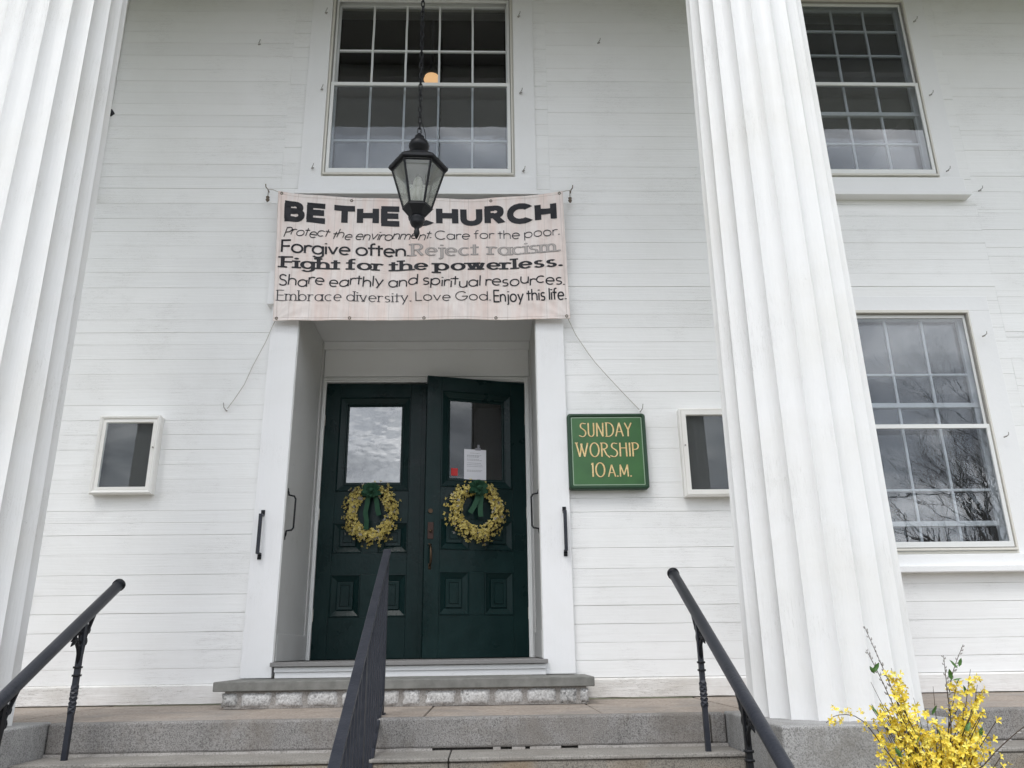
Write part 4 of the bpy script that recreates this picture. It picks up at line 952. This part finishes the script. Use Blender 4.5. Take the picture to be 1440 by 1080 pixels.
# ------------------------------------------------------------------ wreaths and flowers
M_pet = mat('yellow_petals', (.62,.44,.055), .55); _oi = tex(M_pet, (1,1,1), 45, 3); setc(M_pet, ramp(M_pet, _oi.outputs[0], [(.3, (.44,.33,.06)), (.55, (.64,.53,.16)), (.75, (.76,.69,.36))]))
M_petb = mat('bright_yellow_petals', (.86,.66,.02), .5); setc(M_petb, ramp(M_petb, tex(M_petb, (1,1,1), 40, 3).outputs[0], [(.3, (.70,.47,.03)), (.5, (.86,.69,.07)), (.7, (.92,.83,.24))]))
for m_ in (M_pet, M_petb):
    p_ = m_.node_tree.nodes['Principled BSDF']; p_.inputs['Subsurface Weight'].default_value = .15; p_.inputs['Subsurface Radius'].default_value = (.01,.008,.002)
M_stem = mat('brown_twigs', (.055,.035,.022), .8); M_leaf = mat('green_leaves', (.07,.17,.035), .5); M_bud = mat('silver_catkins', (.36,.345,.33), .9)
M_bow = mat('green_velvet', (.012,.065,.030), .75)
def petal(mb, c, d, side, n, L, w_):
    c = Vector(c); a = c+side*w_*.25+d*L*.15; b = c-side*w_*.25+d*L*.15
    m1 = c+d*L*.62+side*w_*.5+n*L*.18; m2 = c+d*L*.62-side*w_*.5+n*L*.18; mm_ = c+d*L*.6+n*L*.10; e_ = c+d*L+n*L*.05
    mb.add([c, a, m1, e_, m2, b, mm_], [(0,1,6),(1,2,6),(2,3,6),(3,4,6),(4,5,6),(5,0,6)])
def flower(mb, c, n, size, rr, np_=4):
    n = n.normalized(); t = n.cross(Vector((rr.uniform(-1,1), rr.uniform(-1,1), rr.uniform(-1,1)))).normalized(); b = n.cross(t)
    for k in range(np_):
        a = 2*math.pi*k/np_+rr.uniform(-.2,.2); d = (t*math.cos(a)+b*math.sin(a)+n*rr.uniform(.1,.6)).normalized(); s = d.cross(n).normalized()
        petal(mb, Vector(c), d, s, n, size*rr.uniform(.8,1.15), size*.55)
def wreath(cx, y, cz, rx, rz, seed, lab, tf, tails):
    rr = random.Random(seed); base = tf((cx, y, cz))
    t = thing('wreath', base, lab, 'wreath', 'yellow wreaths on the green doors')
    def PT(mb): mb.v = [tuple(tf(v)) for v in mb.v]; return mb
    tw = MB(); fl = MB(); bd = MB()
    for k in range(34):
        ph = rr.uniform(0, 6.28); ln_ = rr.uniform(1.5, 4); wob = rr.uniform(-.03, .03); pts = []
        for i in range(14):
            a = ph+ln_*i/13; q = 1+wob+.05*math.sin(a*5+k); pts.append((cx+rx*q*math.cos(a), y-.02-rr.uniform(0,.03), cz+rz*q*math.sin(a)))
        tw.tube(pts, .004, 4)
    nfl = 680
    for k in range(nfl):
        a = rr.uniform(0, 2*math.pi)
        if rr.random() < .85 and abs(math.atan2(math.sin(a-math.pi/2), math.cos(a-math.pi/2))) < .20: continue
        q = 1.02+rr.gauss(0, .19)+.05*math.sin(a*5+seed); q = max(.74, min(q, 1.5)); p = Vector((cx+rx*q*math.cos(a), y-.035-rr.uniform(0,.04)*(1.3-abs(q-1)*3), cz+rz*q*math.sin(a)))
        n = Vector((math.cos(a)*(q-1)*4+rr.uniform(-.5,.5), -1, math.sin(a)*(q-1)*4+rr.uniform(-.5,.5)))
        flower(fl if rr.random() < .93 else bd, p, n, rr.uniform(.013, .022), rr)
        if q > 1.08: tw.tube([(cx+rx*math.cos(a), y-.03, cz+rz*math.sin(a)), p], .0022, 3)
    put('twigs', PT(tw), M_stem, t); put('blossoms', PT(fl), M_pet, t, kind='stuff'); put('pale_buds', PT(bd), M_bud, t, kind='stuff')
    # bow
    bz = cz+rz*.93; bw = MB()
    def ribbon(pts, w0, nrm):
        vs = []; n = len(pts)
        for i, (px, pz, py) in enumerate(pts):
            if i == 0: dx, dz = pts[1][0]-px, pts[1][1]-pz
            elif i == n-1: dx, dz = px-pts[-2][0], pz-pts[-2][1]
            else: dx, dz = pts[i+1][0]-pts[i-1][0], pts[i+1][1]-pts[i-1][1]
            l = math.hypot(dx, dz) or 1; sx_, sz_ = -dz/l*w0, dx/l*w0
            vs += [(px+sx_, py, pz+sz_), (px-sx_, py+nrm, pz-sz_), (px-sx_, py+nrm+.0015, pz-sz_), (px+sx_, py+.0015, pz+sz_)]
        bw.add(vs, [(i*4+q, i*4+4+q, i*4+4+(q+1) % 4, i*4+(q+1) % 4) for i in range(n-1) for q in range(4)]+[(0,1,2,3), tuple((n-1)*4+q for q in (3,2,1,0))])
    for (ang, L_) in ((200,.074),(155,.070),(25,.066),(-20,.076),(100,.055),(60,.062),(125,.058),(-75,.045),(250,.045)):
        ca, sa = math.cos(R(ang)), math.sin(R(ang)); pts = []
        for i in range(11):
            f = i/10; o_ = math.sin(f*math.pi); rad_ = L_*(o_**.7); sw = (f-.5)*.030
            pts.append((cx+ca*rad_-sa*sw, bz+sa*rad_+ca*sw, y-.085-.035*o_*(1 if f < .5 else .2)))
        ribbon(pts, .019, .010*rr.uniform(-1,1))
    for pts in tails: 
        ribbon([(cx+a, bz+b, y-.085+.012*math.sin(i*1.3)) for i, (a, b) in enumerate(pts)], .021, .008)
    put('bow', PT(bw), M_bow, t)
    put('bow_knot', PT(MB().tube([(cx-.022,y-.12,bz),(cx,y-.135,bz),(cx+.022,y-.12,bz)], [.012,.020,.012], 8)), M_bow, t, True)
    return t
wreath(-1.018, YB, 1.145, .178, .198, 21, 'yellow forsythia wreath with two-tailed green bow on the closed left door', lambda v: Vector(v),
    [[(-.015,0),(-.03,-.06),(-.035,-.12),(-.045,-.19),(-.03,-.26),(-.035,-.335)], [(.015,0),(.035,-.05),(.05,-.11),(.06,-.17),(.075,-.215)]])
wreath(lx+.445, YB, 1.140, .190, .195, 34, 'yellow forsythia wreath with curling green bow on the ajar right door', swing,
    [[(0,0),(.0,-.05),(-.01,-.10),(-.04,-.16),(-.075,-.215)], [(.03,0),(.03,-.07),(.02,-.14),(.015,-.20),(.02,-.245)]])

# flower pot arrangement in front of the right plinth
FX, FY, FZ = 1.72, 3.42, PZ-4*RZ
fp = thing('flower_pot', (FX, FY, FZ), 'pot of bright yellow forsythia and pussy willow before the right column', 'potted flowers')
M_pot = mat('terracotta_pot', (.30,.13,.07), .8)
put('pot', MB().lathe([(.10,FZ),(.105,FZ+.01),(.15,FZ+.26),(.165,FZ+.265),(.165,FZ+.31),(.15,FZ+.31),(.145,FZ+.28)], FX, FY, 28), M_pot, fp, True)
M_soil = mat('soil', (.03,.02,.015), 1); put('soil', MB().lathe([(.0,FZ+.285),(.145,FZ+.28)], FX, FY, 20, caps=False), M_soil, fp)
rr = random.Random(77); st = MB()
bms = []
for k in range(5):
    b = MB(); flower(b, (0,0,0), Vector((0,-.35,1)), .020+.004*k/4, rr)
    for q_ in range(3+k % 3): flower(b, (rr.uniform(-.026,.026), rr.uniform(-.026,.026), rr.uniform(-.02,.012)), Vector((rr.uniform(-.9,.9), rr.uniform(-.9,.9), rr.uniform(.2,1))), rr.uniform(.014,.021), rr, rr.choice((3,4,4)))
    bms.append(b.mesh('blossom', M_petb))
lfm = MB(); lfm.add([(0,0,0),(.008,.0,.014),(.007,.0,.03),(0,0,.045),(-.007,0,.03),(-.008,0,.014),(0,-.004,.022)], [(0,1,6),(1,2,6),(2,3,6),(3,4,6),(4,5,6),(5,0,6)]); lfme = lfm.mesh('leaf', M_leaf)
cat_ = MB(); cat_.lathe([(.0008,0),(.0032,.003),(.0038,.008),(.0022,.013),(.0004,.016)], 0, 0, 8); catme = cat_.mesh('catkin', M_bud, True)
nbl = 0
def inst(me, p, n, s):
    o = bpy.data.objects.new(me.name.split('.')[0], me); COL.objects.link(o); o.parent = fp; o.location = Vector(p)-fp.location
    o.rotation_euler = n.to_track_quat('Z', 'Y').to_euler(); o.rotation_euler.rotate_axis('Z', rr.uniform(0, 6.28)); o.scale = (s, s, s); return o
def stem(pts, kind, r0=.0035, dens=1.0, fr_=.35):
    """pts: control points; kind f = forsythia, w = pussy willow, t = bare twig"""
    global nbl
    P_ = [Vector(p) for p in pts]; out = []
    ns = 14
    for i in range(ns+1):
        t_ = i/ns*(len(P_)-1); a = min(int(t_), len(P_)-2); f = t_-a
        p0 = P_[max(a-1, 0)]; p1 = P_[a]; p2 = P_[a+1]; p3 = P_[min(a+2, len(P_)-1)]
        out.append(.5*((2*p1)+(p2-p0)*f+(2*p0-5*p1+4*p2-p3)*f*f+(3*p1-p0-3*p2+p3)*f**3))
    tot = sum((b-a).length for a, b in zip(out, out[1:]))
    st.tube(out, [r0*(1-.7*i/ns) for i in range(ns+1)], 5)
    if kind == 't': return
    n = int(tot/(.0315 if kind == 'f' else .021)*dens)
    for i in range(n):
        f = i/n
        if f < fr_: continue
        q = f*ns; a = min(int(q), ns-1); p = out[a].lerp(out[a+1], q-a); d = (out[a+1]-out[a]).normalized()
        side = Vector((rr.uniform(-1,1), rr.uniform(-1,.3), rr.uniform(-1,1))); side = (side-d*side.dot(d)).normalized()
        if kind == 'f':
            c = p+side*rr.uniform(.008,.032); nn_ = (side+d*.4+Vector((0,-.55,.1))).normalized(); inst(bms[rr.randint(0,4)], c, nn_, rr.uniform(.7,1.1)*(.62 if p.x < 1.47 else 1)); nbl += 1
            if rr.random() < .10: inst(lfme, p, (side*.6+d).normalized(), rr.uniform(.7,1.1))
        else:
            side = side*(1 if i % 2 else -1); inst(catme, p+side*.003, (side*.55+d).normalized(), rr.uniform(.8,1.1)*(.75 if f > .8 else 1))
B0 = Vector((FX, FY, FZ+.27))
def up_to(tx, ty, tz, bend=.0, j=.04): 
    b = B0+Vector((rr.uniform(-j,j), rr.uniform(-j,j), 0)); t_ = Vector((tx, ty, tz)); m1 = b.lerp(t_, .5)+Vector((bend, rr.uniform(-.03,.0), .03)); return [b, m1, t_]
# tips: forsythia
for (x, y, z, bd_) in [(1.60,3.32,-.09,-.02),(1.575,3.30,-.15,-.02),(1.63,3.36,-.13,0),(1.57,3.28,-.30,-.03),(1.52,3.30,-.25,-.04),(1.66,3.30,-.28,0),(1.70,3.27,-.33,0),(1.74,3.30,-.27,.01),
        (1.88,3.36,-.14,.0),(1.93,3.34,-.10,.02),(1.97,3.38,-.16,.03),(1.86,3.30,-.22,.02),(1.90,3.35,-.26,.02),(1.80,3.28,-.36,.02),(1.64,3.24,-.40,-.02),(1.55,3.26,-.40,-.03),(1.75,3.24,-.42,0),
        (1.90,3.30,-.40,.03),(1.50,3.26,-.45,-.03),(1.84,3.26,-.47,.02),(1.60,3.22,-.48,0),(1.68,3.2,-.50,0)]:
    stem(up_to(x, y, z, bd_), 'f', .003, .95, .34)
for i in range(16):
    stem(up_to(rr.uniform(1.54, 1.93), rr.uniform(3.2, 3.3), rr.uniform(-.52, -.30), rr.uniform(-.02, .02)), 'f', .0025, .8, .5)
# arching spray at the left
stem([B0, (1.60,3.30,-.52), (1.48,3.24,-.36), (1.40,3.22,-.265), (1.31,3.20,-.25), (1.255,3.18,-.275)], 'f', .003, .8, .3)
stem([B0, (1.58,3.26,-.55), (1.50,3.22,-.47), (1.42,3.2,-.42)], 'f', .0025, .9, .35)
stem([B0, (1.56,3.24,-.58), (1.46,3.2,-.50), (1.43,3.18,-.47)], 'f', .0025, .9, .35)
# pussy willow
stem([B0, (1.66,3.34,-.40), (1.575,3.32,-.12), (1.515,3.32,.07)], 'w', .003, 1.0, .55)
stem([B0, (1.64,3.32,-.42), (1.55,3.30,-.15), (1.50,3.30,-.02)], 'w', .003, 1.0, .55)
stem([B0, (1.80,3.36,-.36), (1.85,3.36,-.15), (1.93,3.36,-.005)], 'w', .003, 1.0, .5)
stem([B0, (1.80,3.34,-.36), (1.82,3.34,-.18), (1.83,3.34,-.045)], 'w', .003, 1.0, .4)
stem([B0, (1.70,3.28,-.45), (1.69,3.24,-.30)], 'w', .003, 1.0, .2)
stem([B0, (1.72,3.20,-.49), (1.79,3.15,-.433), (1.873,3.15,-.368), (1.982,3.15,-.297), (2.12,3.15,-.225)], 'w', .0035, .8, .25)
stem([B0, (1.64,3.28,-.45), (1.66,3.24,-.52)], 'w', .003, 1, .1)
for (x, z) in ((1.50,-.14),(1.49,-.22),(1.745,-.16),(1.70,-.24),(1.66,-.20),(1.60,-.26)): stem(up_to(x, 3.30, z), 't', .0025)
sb = MB()
for i in range(760):
    u_ = rr.random(); z_ = -.62+.40*u_**1.15; wx = .16+.10*u_; x_ = 1.72+rr.gauss(0, .55)*wx+.02*u_; y_ = 3.30+rr.uniform(-.09,.10)
    if abs(x_-1.72) > .215: continue
    if z_ > -.34 and abs(x_-1.76) < .06+.25*(z_+.34): continue
    flower(sb, (x_, y_, z_), Vector((rr.uniform(-.8,.8), -1, rr.uniform(-.4,.9))), rr.uniform(.012,.019), rr)
    if rr.random() < .35: st.tube([(x_, y_, z_), (x_+(1.72-x_)*.35, y_+.03, z_-.10)], .0018, 3)
put('small_blossoms', sb, M_petb, fp, kind='stuff')
put('stems', st, M_stem, fp, True)
for (x, y, z, dx, dz) in ((1.515,3.30,-.105,.5,.8),(1.52,3.30,-.11,-.5,.7),(1.50,3.27,-.26,-.8,.9),(1.885,3.34,-.09,.3,1),(1.88,3.34,-.095,-.8,.7),(1.84,3.33,-.14,.9,.2),(1.84,3.33,-.14,-.2,.9),(1.865,3.25,-.34,.3,1),(1.60,3.22,-.36,.5,1),(1.53,3.2,-.40,-.6,.8),(1.93,3.26,-.53,.9,.2),(1.70,3.26,-.26,.6,1)):
    inst(lfme, (x, y, z), Vector((dx, -.3, dz)).normalized(), rr.uniform(.8,1.2))
print('boards', nb, 'blossoms', nbl, 'objects', len(bpy.data.objects))
